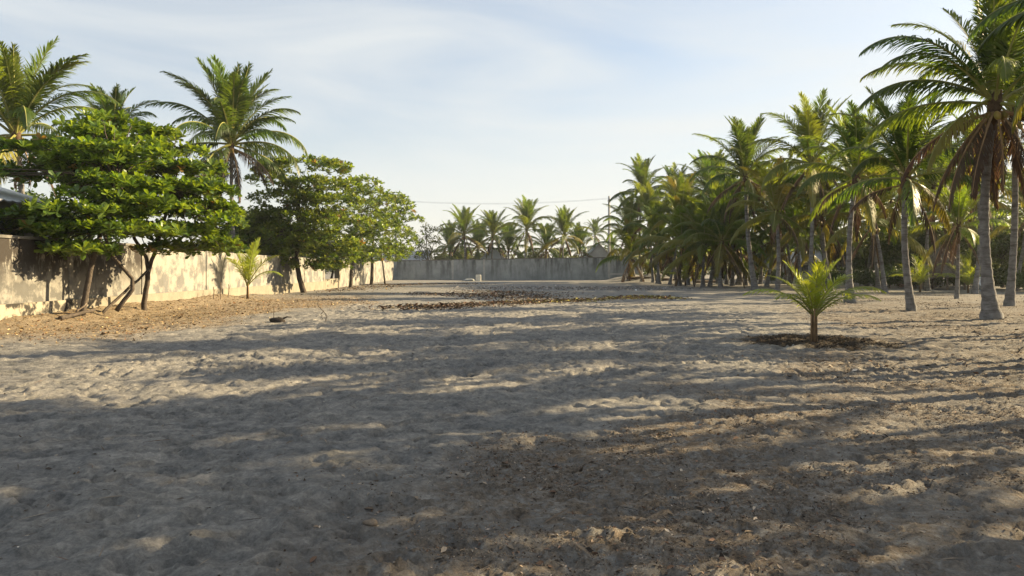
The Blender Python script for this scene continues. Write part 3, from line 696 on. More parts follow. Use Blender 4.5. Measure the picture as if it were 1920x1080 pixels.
def palm(base, top, label, group=None, L_=4.2, nfr=30, ndead=4, nuts=5, r0=0.14, bole=1.7, seed=0, tones='ggggo', fr=None, spread=1.0, rust=0, name='coconut_palm', bow=0.35, yellow=1):
    """base, top: world points; fr: extra fronds as (azimuth deg, class, tone, length)"""
    r = random.Random(seed * 31 + 5)
    base = Vector(base); top = Vector(top)
    t = thing(name, base, label, 'palm', group)
    d = top - base; Hh = d.z
    a = r.uniform(0, 2 * PI); bw = Vector((math.cos(a), math.sin(a), 0)) * bow * Hh * 0.12
    n = 14; k = max(12, int(Hh / 0.16)); pts = []; rad = []
    for i in range(k + 1):
        f = i / k; z = f
        p = Vector((d.x * (0.35 * f + 0.65 * f * f), d.y * (0.35 * f + 0.65 * f * f), -0.35 + (Hh + 0.35) * f)) + bw * math.sin(PI * f)
        h = max(0, p.z)
        rr = r0 * (1 - 0.38 * f) * (1 + (bole - 1) * math.exp(-h / 0.55) + 0.12 * math.exp(-h / 2.0))
        rr *= 1 + 0.06 * (1 if i % 2 else -1) + r.uniform(-0.015, 0.015)
        pts.append(p); rad.append(rr)
    b = MB(); b.tube(pts, rad, n, cap=False); obj('trunk', b.mesh('trunk', [M['palm_bark']], True), t)
    tp = pts[-1]; td = (pts[-1] - pts[-3]).normalized()
    b = MB()
    sp_ = [tp - td * 0.9, tp - td * 0.5, tp - td * 0.1, tp + td * 0.3, tp + td * 0.6]
    rt = rad[-1]
    b.tube(sp_, [rt * 1.08, rt * 1.7, rt * 2.0, rt * 1.5, rt * 0.5], 12)
    obj('leaf_sheath', b.mesh('leaf_sheath', [M['fibre']], True), t)
    az = r.uniform(0, 360)
    order = ['spear'] * 3 + ['erect'] * 9 + ['up'] * 6 + ['mid'] * 4 + ['out'] * 3 + ['low'] * 2 + ['sag'] * 3
    for i in range(nfr):
        c = order[min(len(order) - 1, int(i * len(order) / nfr))]
        az += 137.5 + r.uniform(-14, 14)
        tone = r.choice(tones)
        if i >= nfr - yellow: tone = 'y'
        if c == 'spear' and tone == 'y': tone = 'o'
        ln = L_ * (0.72 if c == 'spear' else 0.9 if c == 'erect' else 1.0) * r.uniform(0.88, 1.08)
        off = tp + Vector((0, 0, 0.35 - 0.5 * i / nfr)) + Vector((math.cos(math.radians(az)), math.sin(math.radians(az)), 0)) * 0.12
        kk = r.randrange(2 if tone == 'l' else 3)
        obj('frond', FROND[(c, tone, kk)], t, off, (r.uniform(-0.1, 0.1), r.uniform(-0.09, 0.09), math.radians(az)), (ln, ln * spread, ln))
    for i in range(ndead):
        az += 137.5 + r.uniform(-30, 30); c = r.choice(['hang', 'hang', 'hang', 'sag'])
        ln = L_ * r.uniform(0.6, 0.85)
        key = ('hang', 'r', r.randrange(2)) if i < rust else (c, 'd', r.randrange(3))
        off = tp + Vector((0, 0, -0.35)) + Vector((math.cos(math.radians(az)), math.sin(math.radians(az)), 0)) * 0.15
        tag(obj('dead_frond', FROND[key], t, off, (r.uniform(-0.1, 0.1), r.uniform(-0.1, 0.1), math.radians(az)), (ln, ln, ln)), 'dry brown hanging frond')
    for (az_, c, tone, ln) in (fr or []):
        off = tp + Vector((math.cos(math.radians(az_)), math.sin(math.radians(az_)), 0)) * 0.12 + Vector((0, 0, 0.1))
        obj('frond', FROND[(c, tone, r.randrange(2))], t, off, (0, 0, math.radians(az_)), (ln, ln, ln))
    for i in range(nuts):
        a = 2 * PI * i / max(1, nuts) + r.uniform(-0.3, 0.3)
        obj('coconut', nut_mesh(), t, tp + Vector((math.cos(a) * 0.27, math.sin(a) * 0.27, -0.42 - 0.2 * r.random())), (r.uniform(-0.4, 0.4), r.uniform(-0.4, 0.4), a))
    return t

def palm_px(px, basey, cpx, cpy, label, D=None, **kw):
    D = D or depth(basey)
    b = at(px, 0, D); b.z = zg(b.x, D) - 0.02
    palm(b, at(cpx, cpy, D), label, **kw)

# front row on the right
palm_px(1862, 597, 1866, 190, 'thick-trunked coconut palm with long arching fronds and swollen grey base', r0=0.165, bole=2.1, L_=4.3, nfr=21, ndead=14, nuts=6, seed=1,
        tones='ggo', fr=[(172, 'out', 'g', 4.4), (186, 'mid', 'g', 5.0), (150, 'mid', 'o', 4.2), (200, 'sag', 'y', 3.6)])
palm_px(1891, 575, 1900, 215, 'tall straight coconut palm just behind the swollen-based one', r0=0.145, bole=1.5, L_=4.0, nfr=20, ndead=10, seed=2, tones='ogo', fr=[(196, 'sag', 'd', 4.4), (185, 'hang', 'y', 3.8), (215, 'sag', 'd', 4.0)])
palm_px(1712, 582, 1699, 330, 'upright dark green palm with slender leaning trunk and pale foot', r0=0.135, bole=1.4, L_=3.5, nfr=28, ndead=3, nuts=4, seed=3, tones='gggg', yellow=1)
palm_px(1595, 566, 1606, 330, 'palm with bulging dark foot standing behind the young palm', r0=0.14, bole=2.2, L_=3.5, nfr=28, ndead=5, seed=4, tones='goo')
palm_px(1793, 560, 1797, 425, 'small slim palm with thin brown trunk before the thatched hut', r0=0.10, bole=1.2, L_=2.6, nfr=19, ndead=3, nuts=0, seed=5, tones='oo', fr=[(185, 'hang', 'd', 2.9), (200, 'hang', 'd', 2.7)])
palm_px(1516, 548, 1521, 305, 'tall palm with upright fronds over the pale bungalow', r0=0.14, L_=4.7, nfr=30, ndead=6, seed=6, tones='goo')
palm_px(1457, 546, 1455, 395, 'half-grown yellow green palm with pale stem in the grove', r0=0.15, bole=1.3, L_=4.0, nfr=25, ndead=4, seed=7, tones='oyo')
palm_px(1417, 543, 1398, 330, 'tall dense-crowned palm in front of the white-footed palm', r0=0.18, L_=4.6, nfr=36, ndead=6, seed=8, tones='ggo', rust=0)
palm_px(1385, 535, 1378, 400, 'white-footed palm with rust coloured dead fronds hanging to its foot', r0=0.2, bole=1.9, L_=4.2, nfr=28, ndead=8, seed=9, tones='ogo', rust=6)
palm_px(1205, 530, 1206, 360, 'tall lone-topped palm nearest the utility pole', D=84, L_=4.4, nfr=30, ndead=4, seed=10, tones='ggo', fr=[(185, 'sag', 'g', 4.0)])
palm_px(1268, 530, 1266, 372, 'slim palm whose spear rises next to the lone-topped palm', D=88, L_=4.2, nfr=28, seed=11, tones='goo')
GR = 'coconut palms in the dense stand'
def stand_label(px, D):
    for lim, lb in ((1260, 'crowded palm beside the lone-topped palm and the framed wall bay'), (1330, 'crowded palm with low crown beside the rubbish mound logs'),
                    (1400, 'crowded palm around the white-footed palm in the dense stand'), (1465, 'crowded palm beside the tall dense-crowned palm'),
                    (1530, 'crowded palm in front of or beside the pale bungalow'), (1640, 'crowded palm beside the palm with the bulging dark foot'),
                    (1715, 'crowded palm behind the upright dark green palm'), (1790, 'crowded palm around the thatched hut')):
        if px < lim: return lb
    return 'crowded palm behind the swollen-based thick palm'
for i, (px, D, cpy) in enumerate([(1190, 88, 440), (1225, 80, 425), (1238, 74, 460), (1255, 72, 440), (1275, 66, 462), (1290, 70, 410), (1305, 84, 385), (1318, 62, 458), (1330, 64, 430), (1345, 76, 372), (1352, 60, 440), (1365, 90, 352),
                                  (1372, 66, 402), (1425, 72, 385), (1436, 62, 430), (1480, 66, 385), (1495, 80, 400), (1502, 58, 425), (1555, 62, 372), (1560, 52, 405), (1585, 70, 380), (1625, 66, 385), (1648, 56, 345), (1660, 48, 415), (1740, 52, 345), (1752, 62, 400), (1775, 70, 350), (1850, 62, 350), (1826, 46, 345), (1900, 52, 400), (1690, 64, 380), (1205, 84, 472), (1232, 76, 478), (1362, 72, 470), (1400, 66, 462), (1470, 74, 455), (1535, 66, 450), (1280, 80, 460)]):
    palm_px(px, 0, px + rnd.uniform(-30, 30), cpy + rnd.uniform(-14, 14), stand_label(px, D), D=D, group=GR + ' ' + stand_label(px, D)[13:], L_=rnd.uniform(3.9, 4.9), nfr=26, ndead=rnd.randrange(2, 5), nuts=3, seed=40 + i, tones=rnd.choice(['goo', 'oyo', 'gog', 'ooy']), r0=0.13, yellow=2)

# palms of the same grove beside the viewer; their long shadows cross the sand
OG = 'grove palms standing beside the lot'
SHADE = []
for c in (0.6, 2.85, 5.45, 8.8):
    for xx, zz, ll in ((10.4, 5.9, 2.8), (14.2, 6.6, 2.6), (18.0, 7.2, 2.2)):
        x = xx + rnd.uniform(-1.0, 1.0); SHADE.append((x, c + 0.384 * x + rnd.uniform(-0.25, 0.25), zz + rnd.uniform(-0.5, 0.5), ll))
SHADE += [(16.5, 13.1 + 0.384 * 16.5, 6.4, 3.2), (20.5, 13.0 + 0.384 * 20.5, 7.4, 3.4), (12.2, 9.6 + 0.384 * 12.2, 6.6, 2.8), (21.0, 16.6 + 0.384 * 21, 7.4, 3.6)]
SHADE += [(9.4, 8.1, 4.6, 1.9), (9.4, 10.6, 5.3, 2.3), (11.4, 11.6, 6.2, 2.4)]  # extra unseen palms, added to block sunlit gaps in the near shade
for i, (x, y, z, ln) in enumerate(SHADE):
    palm((x, y, zg(x, y) - 0.02), (x + rnd.uniform(-0.5, 0.5), y + rnd.uniform(-0.3, 0.3), z), 'coconut palm of the grove shading the near sand', OG, L_=ln, nfr=22, ndead=4, nuts=0, seed=80 + i, r0=0.13, tones='ggo')

# palms left, behind the boundary wall
palm_px(28, 0, 30, 250, 'big tawny-based palm rising behind the white roofed house', D=29, L_=3.9, nfr=30, ndead=5, nuts=6, seed=20, tones='goo', yellow=4, fr=[(8, 'mid', 'g', 4.3), (-10, 'up', 'g', 4.3)])
palm_px(212, 0, 212, 268, 'palm mostly hidden behind the bright almond crown', D=42, L_=3.6, nfr=25, ndead=2, seed=21, tones='gg')
palm_px(448, 0, 434, 268, 'tall dark palm with spread crown between the two almond tree groups', D=43, L_=4.8, nfr=44, ndead=9, nuts=8, seed=22, tones='gggg', yellow=0, fr=[(178, 'mid', 'g', 4.0), (2, 'mid', 'g', 4.0), (-20, 'out', 'g', 3.8)])
# palms beyond the far wall
for i, (px, D, cpy, L_, lb) in enumerate([(868, 106, 440, 4.7, 'squat palm beyond the grey wall next to the bare tree'), (923, 108, 442, 4.3, 'narrow palm above the white gabled cottage'),
                                     (986, 104, 430, 5.0, 'broadest palm over the middle of the grey wall'), (1056, 106, 442, 4.6, 'palm with yellowing lower fronds beyond the grey wall'),
                                     (1114, 190, 440, 4.8, 'hazy distant palm behind the grey gabled cottage'), (1145, 170, 470, 4.4, 'low distant palm right behind the utility pole'),
                                     (895, 112, 464, 4.6, 'low-crowned palm between the squat and narrow palms'), (952, 111, 466, 4.6, 'low-crowned palm between the narrow and broadest palms'), (1022, 112, 466, 4.6, 'low-crowned palm right of the broadest palm'), (842, 109, 468, 4.4, 'low-crowned palm over the wall beside the feathery tree'), (1085, 110, 468, 4.2, 'low-crowned palm beside the grey gabled cottage')]):
    palm_px(px, 0, px + 2, cpy, lb, D=D, L_=L_, nfr=28, ndead=4, nuts=3, seed=60 + i, tones='goo' if i < 4 else 'gg', yellow=3 if i in (0, 3) else 1)

# young palms
def young_palm(loc, h, label, seed, fronds, name='young_palm', stem_h=0.55):
    r = random.Random(seed); t = thing(name, loc, label, 'palm')
    b = MB(); b.tube([(0, 0, -0.2), (0.01, 0, stem_h * 0.4), (0, 0.01, stem_h)], [0.085, 0.06, 0.045], 10); obj('stem', b.mesh('stem', [M['fibre']], True), t)
    for (az, c, ln) in fronds:
        obj('frond', FROND[(c, 'l', r.randrange(2))], t, (0.03 * math.cos(math.radians(az)), 0.03 * math.sin(math.radians(az)), stem_h - 0.08 + 0.05 * r.random()), (0, 0, math.radians(az)), (ln, ln * 0.95, ln))
    for k in range(3):
        a = r.uniform(0, 2 * PI); b = MB()
        b.tube([(0.05 * math.cos(a), 0.05 * math.sin(a), 0.1), (0.055 * math.cos(a), 0.055 * math.sin(a), stem_h * 0.8), (0.05 * math.cos(a), 0.05 * math.sin(a), stem_h + 0.25)], [0.03, 0.022, 0.012], 5)
        obj('leaf_stalk', b.mesh('leaf_stalk', [M['rachis_dead']], True), t)
    return t
young_palm((YOUNG[0], YOUNG[1], zg(*YOUNG) - 0.01), 2, 'bright lime young palm in a ring of dark soil on the open sand', 1,
           [(20, 'spear', 1.2), (165, 'erect', 1.3), (352, 'erect', 1.3), (260, 'erect', 1.25), (22, 'up', 1.4), (158, 'up', 1.3), (300, 'up', 1.3), (232, 'up', 1.2), (90, 'up', 1.2),
            (176, 'mid', 1.6), (2, 'mid', 1.7), (-32, 'mid', 1.4), (212, 'mid', 1.3), (28, 'mid', 1.4)], stem_h=0.72)
pY = at(463, 0, 36.0); young_palm((-12.75, 36.0, zg(-12.75, 36.0) - 0.01), 2, 'slim young palm growing against the sunlit boundary wall', 2,
           [(20, 'spear', 2.3), (80, 'erect', 2.3), (200, 'erect', 2.3), (310, 'erect', 2.2), (350, 'up', 2.2), (170, 'up', 2.1), (0, 'mid', 1.9), (250, 'up', 2.0)], stem_h=0.7)
for px, D, lb, sd in ((1285, 66, 'small bushy young palm under the dense stand', 3), (1725, 50, 'small young palm with splayed fronds beside the thatched hut', 4), (1815, 48, 'sunlit young palm between hut and swollen trunk', 5)):
    p = ground_at(px, D)
    young_palm((p.x, D, p.z - 0.01), 2, lb, sd, [(20, 'spear', 2.3), (90, 'erect', 2.2), (180, 'up', 2.2), (350, 'up', 2.2), (270, 'up', 2.0), (170, 'mid', 2.1), (10, 'mid', 2.1), (130, 'mid', 2.0), (220, 'mid', 1.9)])

# ------------------------------------------------------------------ almond trees
AL_V = [(0, 0, 0), (0.42, -0.17, 0.045), (0.42, 0, 0.0), (0.42, 0.17, 0.045), (0.80, -0.24, 0.03), (0.80, 0, -0.015), (0.80, 0.24, 0.03), (1.0, 0, -0.06)]
AL_Q = [(1, 4, 5, 2), (2, 5, 6, 3)]
AL_T = [(0, 1, 2), (0, 2, 3), (4, 7, 5), (5, 7, 6)]
def rosette_arrays(seed, n=8, size=0.215):
    r = np.random.default_rng(seed)
    yaw = np.arange(n) * 2.4 + r.normal(0, 0.25, n); pit = np.linspace(1.0, -0.15, n) + r.normal(0, 0.15, n); rol = r.normal(0, 0.35, n)
    R = rot_np(yaw, pit, rol) * (size * r.uniform(0.75, 1.1, n))[:, None, None]
    return inst(AL_V, AL_Q, AL_T, R, np.zeros((n, 3)))
ROS = [rosette_arrays(900 + k) for k in range(5)]
ROSM = {}
def rosette_mesh(k, mname):
    if (k, mname) not in ROSM:
        V, Q, T = ROS[k]; ROSM[(k, mname)] = mesh_np('leaf_rosette', V, Q, T, [M[mname]])
    return ROSM[(k, mname)]

def crown_points(pads, density, seed):
    """points in flattened leaf tiers: pads = (x, y, z, rx, ry, rz); the upper skin is densest"""
    r = np.random.default_rng(seed); out_ = []
    for (x, y, z, rx, ry, rz) in pads:
        n = int(density * rx * ry * PI + 12)
        a = r.uniform(0, 2 * PI, n); q = np.sqrt(r.random(n)) * (1 + 0.22 * np.sin(3 * a + x * 3) * r.random(n) + 0.12 * np.sin(7 * a + y))
        up = np.where(r.random(n) < 0.8, r.uniform(0.45, 1.15, n), r.uniform(-0.5, 0.5, n))
        px_ = x + rx * q * np.cos(a); py_ = y + ry * q * np.sin(a)
        pz_ = z + rz * up * np.sqrt(np.clip(1.05 - q * q, 0.06, 1)) - 0.14 * rz * q ** 2 + r.normal(0, 0.06, n)
        keep = vnoise(px_, py_ + pz_ * 1.7, 0.9, seed) > 0.30
        out_.append(np.stack([px_, py_, pz_], -1)[keep])
    return np.concatenate(out_)

def limb(t, name, pts, r0, r1, n=8, m='bark'):
    pts = [Vector(p) for p in pts]; P = []
    for i in range(len(pts) - 1):
        a, b_ = pts[i], pts[i + 1]
        for k in range(4): P.append(a.lerp(b_, k / 4) + Vector((rnd.uniform(-1, 1), rnd.uniform(-1, 1), rnd.uniform(-0.5, 0.5))) * (0.02 if k else 0))
    P.append(pts[-1]); k = len(P)
    b = MB(); b.tube(P, [r0 + (r1 - r0) * (i / (k - 1)) ** 0.8 for i in range(k)], n)
    return obj(name, b.mesh(name, [M[m]], True), t)

TONE = [0.52, 0.265, 0.20, 0.015]
def almond_tree(label, base, trunks, pads, density, seed, leafm, parts=0, size=1.0, fork=None, reds=0):
    """trunks: polylines (relative to base) ; pads relative to base"""
    t = thing('almond_tree', base, label, 'tree')
    for i, (pl, r0, r1) in enumerate(trunks): limb(t, 'trunk', pl, r0, r1)
    P = crown_points(pads, density, seed)
    r = np.random.default_rng(seed + 1)
    heads = [Vector(pl[-1]) for pl, _, _ in trunks if pl[-1][2] > 2.4]
    for (x, y, z, rx, ry, rz) in pads:
        h = min(heads, key=lambda v: (v - Vector((x, y, z))).length)
        for k in range(4):
            a = 2 * PI * (k + 0.5 * r.random()) / 4; e = Vector((x + rx * 0.72 * math.cos(a), y + ry * 0.72 * math.sin(a), z + rz * 0.1))
            mid = h.lerp(e, 0.5) + Vector((0, 0, 0.12)); limb(t, 'limb', [h, mid, e], 0.036, 0.010, 6)
    n = len(P)
    # largest in the picture: those on the side the camera sees
    vis = P[:, 1] * 1.0 - P[:, 2] * 0.35 - 0.25 * np.abs(P[:, 0]) + r.random(n) * 2.2
    order = np.argsort(vis); own = order[:parts]; rest = order[parts:]
    for i in own:
        mm = [leafm, 'almond_leaf_young', 'almond_leaf_deep', 'almond_leaf_old'][int(r.choice(4, p=TONE))]
        obj('leaf_rosette', rosette_mesh(int(r.integers(0, 5)), mm), t, P[i], (r.normal(0, 0.25), r.normal(0, 0.25), r.uniform(0, 6.28)), size * r.uniform(0.6, 1.35))
    Vs, Qs, Ts, qm, tm, b = [], [], [], [], [], 0
    g = r.integers(0, 5, len(rest))
    for k in range(5):
        sel = rest[g == k]; 
        if not len(sel): continue
        R = rot_np(r.uniform(0, 6.28, len(sel)), r.normal(0, 0.25, len(sel)), r.normal(0, 0.25, len(sel))) * (size * r.uniform(0.6, 1.35, len(sel)))[:, None, None]
        V, Q, T = inst(*ROS[k], R, P[sel]); c4 = r.choice(4, len(sel), p=TONE); qm.append(np.repeat(c4, len(ROS[k][1]))); tm.append(np.repeat(c4, len(ROS[k][2]))); Vs.append(V); Qs.append(Q + b); Ts.append(T + b); b += len(V)
    cr = obj('crown', mesh_np('crown', np.concatenate(Vs), np.concatenate(Qs), np.concatenate(Ts), [M[leafm], M['almond_leaf_young'], M['almond_leaf_deep'], M['almond_leaf_old']], False, np.concatenate(qm), np.concatenate(tm)), t)
    cr['kind'] = 'stuff'
    return t

def pads_px(lst, D0, base):
    """(px, py, half width px, depth offset, half depth m, half thickness px)"""
    o = []
    for (px, py, hw, dd, ry, hz) in lst:
        D = D0 + dd; p = at(px, py, D); o.append((p.x - base.x, p.y - base.y, p.z - base.z, hw * D / F, ry, hz * D / F))
    return o
B1 = Vector((-13.05, 22.6, zg(-13.05, 22.6)))
almond_tree('spreading almond tree with two crooked brown stems before the mouldy wall', B1,
    [([(0, 0, -0.2), (0.12, 0.1, 0.8), (0.30, 0.2, 1.9), (0.45, 0.5, 2.9), (0.5, 0.9, 4.2)], 0.10, 0.05), ([(0.55, 1.0, 0.1), (1.0, 1.1, 0.75), (0.95, 1.2, 1.1), (0.35, 1.0, 1.9), (0.2, 0.8, 2.7)], 0.075, 0.045)],
    pads_px([(50, 436, 105, -0.6, 1.6, 13), (185, 434, 120, 0.0, 1.8, 13), (40, 468, 60, -0.6, 1.2, 10), (150, 472, 60, -0.7, 1.2, 8), (40, 414, 75, -0.6, 1.5, 7), (150, 402, 110, -0.4, 1.7, 11), (10, 326, 85, 0.3, 1.6, 11), (90, 332, 95, 0.4, 1.7, 11), (205, 352, 95, 0.6, 1.9, 13), (150, 312, 115, 0.9, 1.8, 11), (110, 286, 85, 1.0, 1.6, 10), (215, 292, 95, 1.1, 1.7, 11), (195, 258, 85, 1.4, 1.5, 11), (205, 234, 50, 1.6, 1.1, 10), (235, 385, 90, 0.4, 1.6, 13), (180, 372, 80, 0.3, 1.6, 10)], 23.2, B1),
    23, 31, 'almond_leaf', parts=300, size=1.25)
B2 = Vector((-12.85, 26.0, zg(-12.85, 26.0)))
almond_tree('almond tree with a forked Y trunk leaning beside the cream wall', B2,
    [([(0, 0, -0.2), (0.1, 0, 0.7), (0.2, 0, 1.42)], 0.095, 0.08), ([(0.2, 0, 1.36), (0.04, 0.1, 1.9), (-0.35, 0.1, 2.5), (-0.6, 0.3, 3.3)], 0.07, 0.05), ([(0.2, 0, 1.36), (0.42, 0.05, 2.1), (0.6, 0.2, 3.0), (0.7, 0.6, 4.3)], 0.07, 0.05)],
    pads_px([(330, 440, 90, -0.3, 1.7, 16), (405, 466, 48, -0.6, 1.2, 16), (320, 472, 55, -0.5, 1.2, 10), (420, 425, 36, -0.4, 1.1, 20), (300, 400, 110, -0.1, 1.8, 13), (390, 398, 55, 0.1, 1.4, 16), (320, 358, 105, 0.3, 1.8, 13), (395, 360, 40, 0.4, 1.2, 16), (290, 322, 100, 0.8, 1.7, 12), (375, 322, 50, 0.9, 1.3, 12), (300, 285, 80, 1.2, 1.5, 12), (290, 255, 48, 1.5, 1.2, 10)], 26.2, B2),
    23, 33, 'almond_leaf', parts=300, size=1.25)
B3 = Vector((-12.9, 46.5, zg(-12.9, 46.5)))
almond_tree('tall almond tree with flat top tier and a leaning dark trunk', B3,
    [([(0, 0, -0.2), (-0.35, 0, 0.9), (-0.55, 0.1, 2.2), (-0.5, 0.2, 4.0), (-0.4, 0.3, 6.2)], 0.2, 0.07), ([(-2.3, -1.0, -0.1), (-2.0, -0.8, 1.2), (-1.6, -0.5, 2.6), (-1.3, -0.2, 4.0)], 0.13, 0.06), ([(-1.9, -1.2, -0.1), (-2.3, -1.0, 0.9), (-2.7, -0.8, 2.2)], 0.09, 0.05)],
    pads_px([(570, 316, 92, 1.0, 2.6, 16), (510, 338, 45, 1.5, 2.2, 23), (600, 350, 80, 0, 2.6, 13), (545, 375, 70, 0, 2.4, 18), (620, 385, 80, -0.3, 2.5, 18), (560, 412, 85, 0.2, 2.5, 18), (630, 425, 80, -0.5, 2.5, 21), (520, 448, 58, -0.8, 2.1, 26), (600, 458, 80, -0.5, 2.4, 21), (555, 480, 65, -0.6, 2.2, 21), (635, 482, 50, -0.4, 2.0, 18), (500, 482, 34, -0.5, 1.6, 18), (520, 500, 42, -0.7, 1.7, 12), (610, 502, 45, -0.6, 1.8, 10), (480, 440, 28, 0.2, 1.6, 22)], 46.5, B3),
    20, 35, 'almond_leaf_dull', parts=120, size=1.15)
B4 = Vector((-13.0, 60.0, zg(-13.0, 60.0)))
almond_tree('olive green almond tree in front of the dark gateway', B4,
    [([(0, 0, -0.2), (0.1, 0, 1.4), (0.3, 0.1, 3.0), (0.5, 0.2, 5.0)], 0.17, 0.08), ([(-1.6, -0.6, -0.1), (-1.2, -0.4, 1.6), (-0.8, 0, 3.2)], 0.11, 0.06)],
    pads_px([(690, 372, 60, 1, 2.8, 18), (670, 410, 75, 0, 3.0, 26), (650, 455, 65, 0, 2.8, 30), (715, 440, 62, 0, 2.8, 30), (680, 345, 35, 1, 2.0, 12), (690, 482, 60, -0.5, 2.6, 20), (655, 494, 42, -0.4, 2.2, 12)], 60, B4),
    11, 37, 'almond_leaf_dull', parts=0, size=1.3)
B5 = Vector((-13.4, 71.0, zg(-13.4, 71.0)))
almond_tree('lighter almond tree nearest the far corner of the walls', B5,
    [([(0, 0, -0.2), (0.1, 0.1, 1.5), (0.0, 0.2, 3.0), (0.3, 0.2, 5.2)], 0.2, 0.08), ([(1.2, 1.0, -0.2), (1.0, 0.9, 1.6), (0.8, 0.6, 3.2)], 0.1, 0.05)],
    pads_px([(735, 385, 42, 0, 2.8, 18), (745, 415, 46, 0, 3.0, 26), (735, 455, 52, 0, 3.0, 28), (705, 425, 45, 0.5, 3.0, 30), (715, 482, 50, -0.3, 2.6, 18), (748, 474, 34, -0.2, 2.2, 16)], 71, B5),
    10, 39, 'almond_leaf_dull', parts=0, size=1.45)

# ------------------------------------------------------------------ broad-leaved background trees and shrubs
BL_V = [(0, 0, 0), (0.5, -0.3, 0.05), (1, 0, -0.05), (0.5, 0.3, 0.05)]
BL_T = [(0, 1, 2), (0, 2, 3)]
def leaf_cloud(n, lobes, size, seed, shell=0.55):
    r = np.random.default_rng(seed); w_ = np.array([l[3] * l[4] * l[5] for l in lobes]) ** 0.7; g = r.choice(len(lobes), n, p=w_ / w_.sum())
    d = r.normal(0, 1, (n, 3)); d /= np.linalg.norm(d, axis=1)[:, None]
    q = (shell + (1 - shell) * r.random(n)) * (0.8 + 0.35 * r.random(n))
    Lb = np.array(lobes)[g]; P = Lb[:, :3] + d * q[:, None] * Lb[:, 3:6]
    keep = vnoise(P[:, 0] + P[:, 2], P[:, 1] - P[:, 2] * 0.7, 0.55, seed % 50) > 0.33
    P = P[keep]; n = len(P)
    R = rot_np(r.uniform(0, 6.28, n), r.normal(0.1, 0.6, n), r.normal(0, 0.6, n)) * (size * r.uniform(0.6, 1.3, n))[:, None, None]
    return inst(BL_V, [], BL_T, R, P)
def tree_proto(name, label, cat, trunk, lobes, n, size, seed, leafm, loc, scale=1.0, rotz=0, group=None):
    t = thing(name, loc, label, cat, group, rotz); t.scale = (scale,) * 3
    for k, (pl, r0, r1) in enumerate(trunk): limb(t, 'trunk' if cat == 'tree' else 'stem', pl, r0, r1, 7)
    top = Vector(trunk[0][0][-1])
    for l in lobes[:6]: limb(t, 'limb', [top, Vector(l[:3])], trunk[0][2], 0.02, 5)
    V, Q, T = leaf_cloud(n, lobes, size, seed)
    o = obj('crown', mesh_np('crown', V, None, T, [M[leafm]]), t); o['kind'] = 'stuff'
    return t
def copy_tree(src, loc, rotz, scale, label=None, group=None):
    c = src.copy(); COL.objects.link(c); c.location = loc; c.rotation_euler = (0, 0, rotz); c.scale = (scale,) * 3
    if label: c['label'] = label
    if group: c['group'] = group
    for ch in src.children:
        k = ch.copy(); COL.objects.link(k); k.parent = c
    return c
BG = 'broad-leaved trees behind the grove'
r2 = random.Random(9)
protos = []
for k in range(3):
    lob = [(r2.uniform(-2.2, 2.2), r2.uniform(-2.0, 2.0), r2.uniform(1.6, 5.2), r2.uniform(1.1, 1.9), r2.uniform(1.1, 1.9), r2.uniform(0.7, 1.2)) for _ in range(11)]
    p = ground_at((1690, 1790, 1880)[k], (64, 66, 60)[k]); lb = ('leafy tree right behind the pinkish boulder', 'leafy tree between the thatched hut and the white tub', 'leafy tree directly behind the two thick right-hand trunks')[k]
    protos.append(tree_proto('broadleaf_tree', lb, 'tree', [([(0, 0, -0.2), (0.1, 0, 1.2), (0, 0.1, 2.4)], 0.16, 0.1)], lob, 9000, 0.27, 500 + k, 'bush_leaf', p, 1.0, 0, BG))
for i, (px, D, s) in enumerate([(1650, 70, 1.0), (1735, 74, 1.1), (1840, 72, 1.1), (1915, 66, 1.0), (1600, 92, 1.1), (1560, 98, 1.1), (1520, 100, 1.0), (1470, 96, 0.9), (1420, 98, 0.9), (1365, 100, 0.9), (1310, 100, 0.9), (1265, 102, 0.9), (1225, 106, 1.0), (1340, 104, 1.2), (1395, 108, 1.3), (1450, 105, 1.3), (1540, 88, 1.2), (1585, 84, 1.1), (1625, 80, 1.2), (1675, 84, 1.3), (1765, 80, 1.3), (1810, 84, 1.3), (1870, 80, 1.4), (1920, 84, 1.4), (1960, 58, 1.1), (2030, 52, 1.1)]):
    lb = 'leafy tree behind the dense palm stand near the framed bay' if px < 1360 else 'leafy tree behind the tall dense-crowned palm and the bungalow' if px < 1570 else 'leafy tree behind the bulging-footed palm' if px < 1690 else 'leafy tree rising behind the thatched hut' if px < 1820 else 'leafy tree behind the swollen-based thick palm'
    copy_tree(protos[i % 3], ground_at(px, D), r2.uniform(0, 6.28), s * r2.uniform(0.9, 1.1), lb, BG + ' ' + lb[11:])
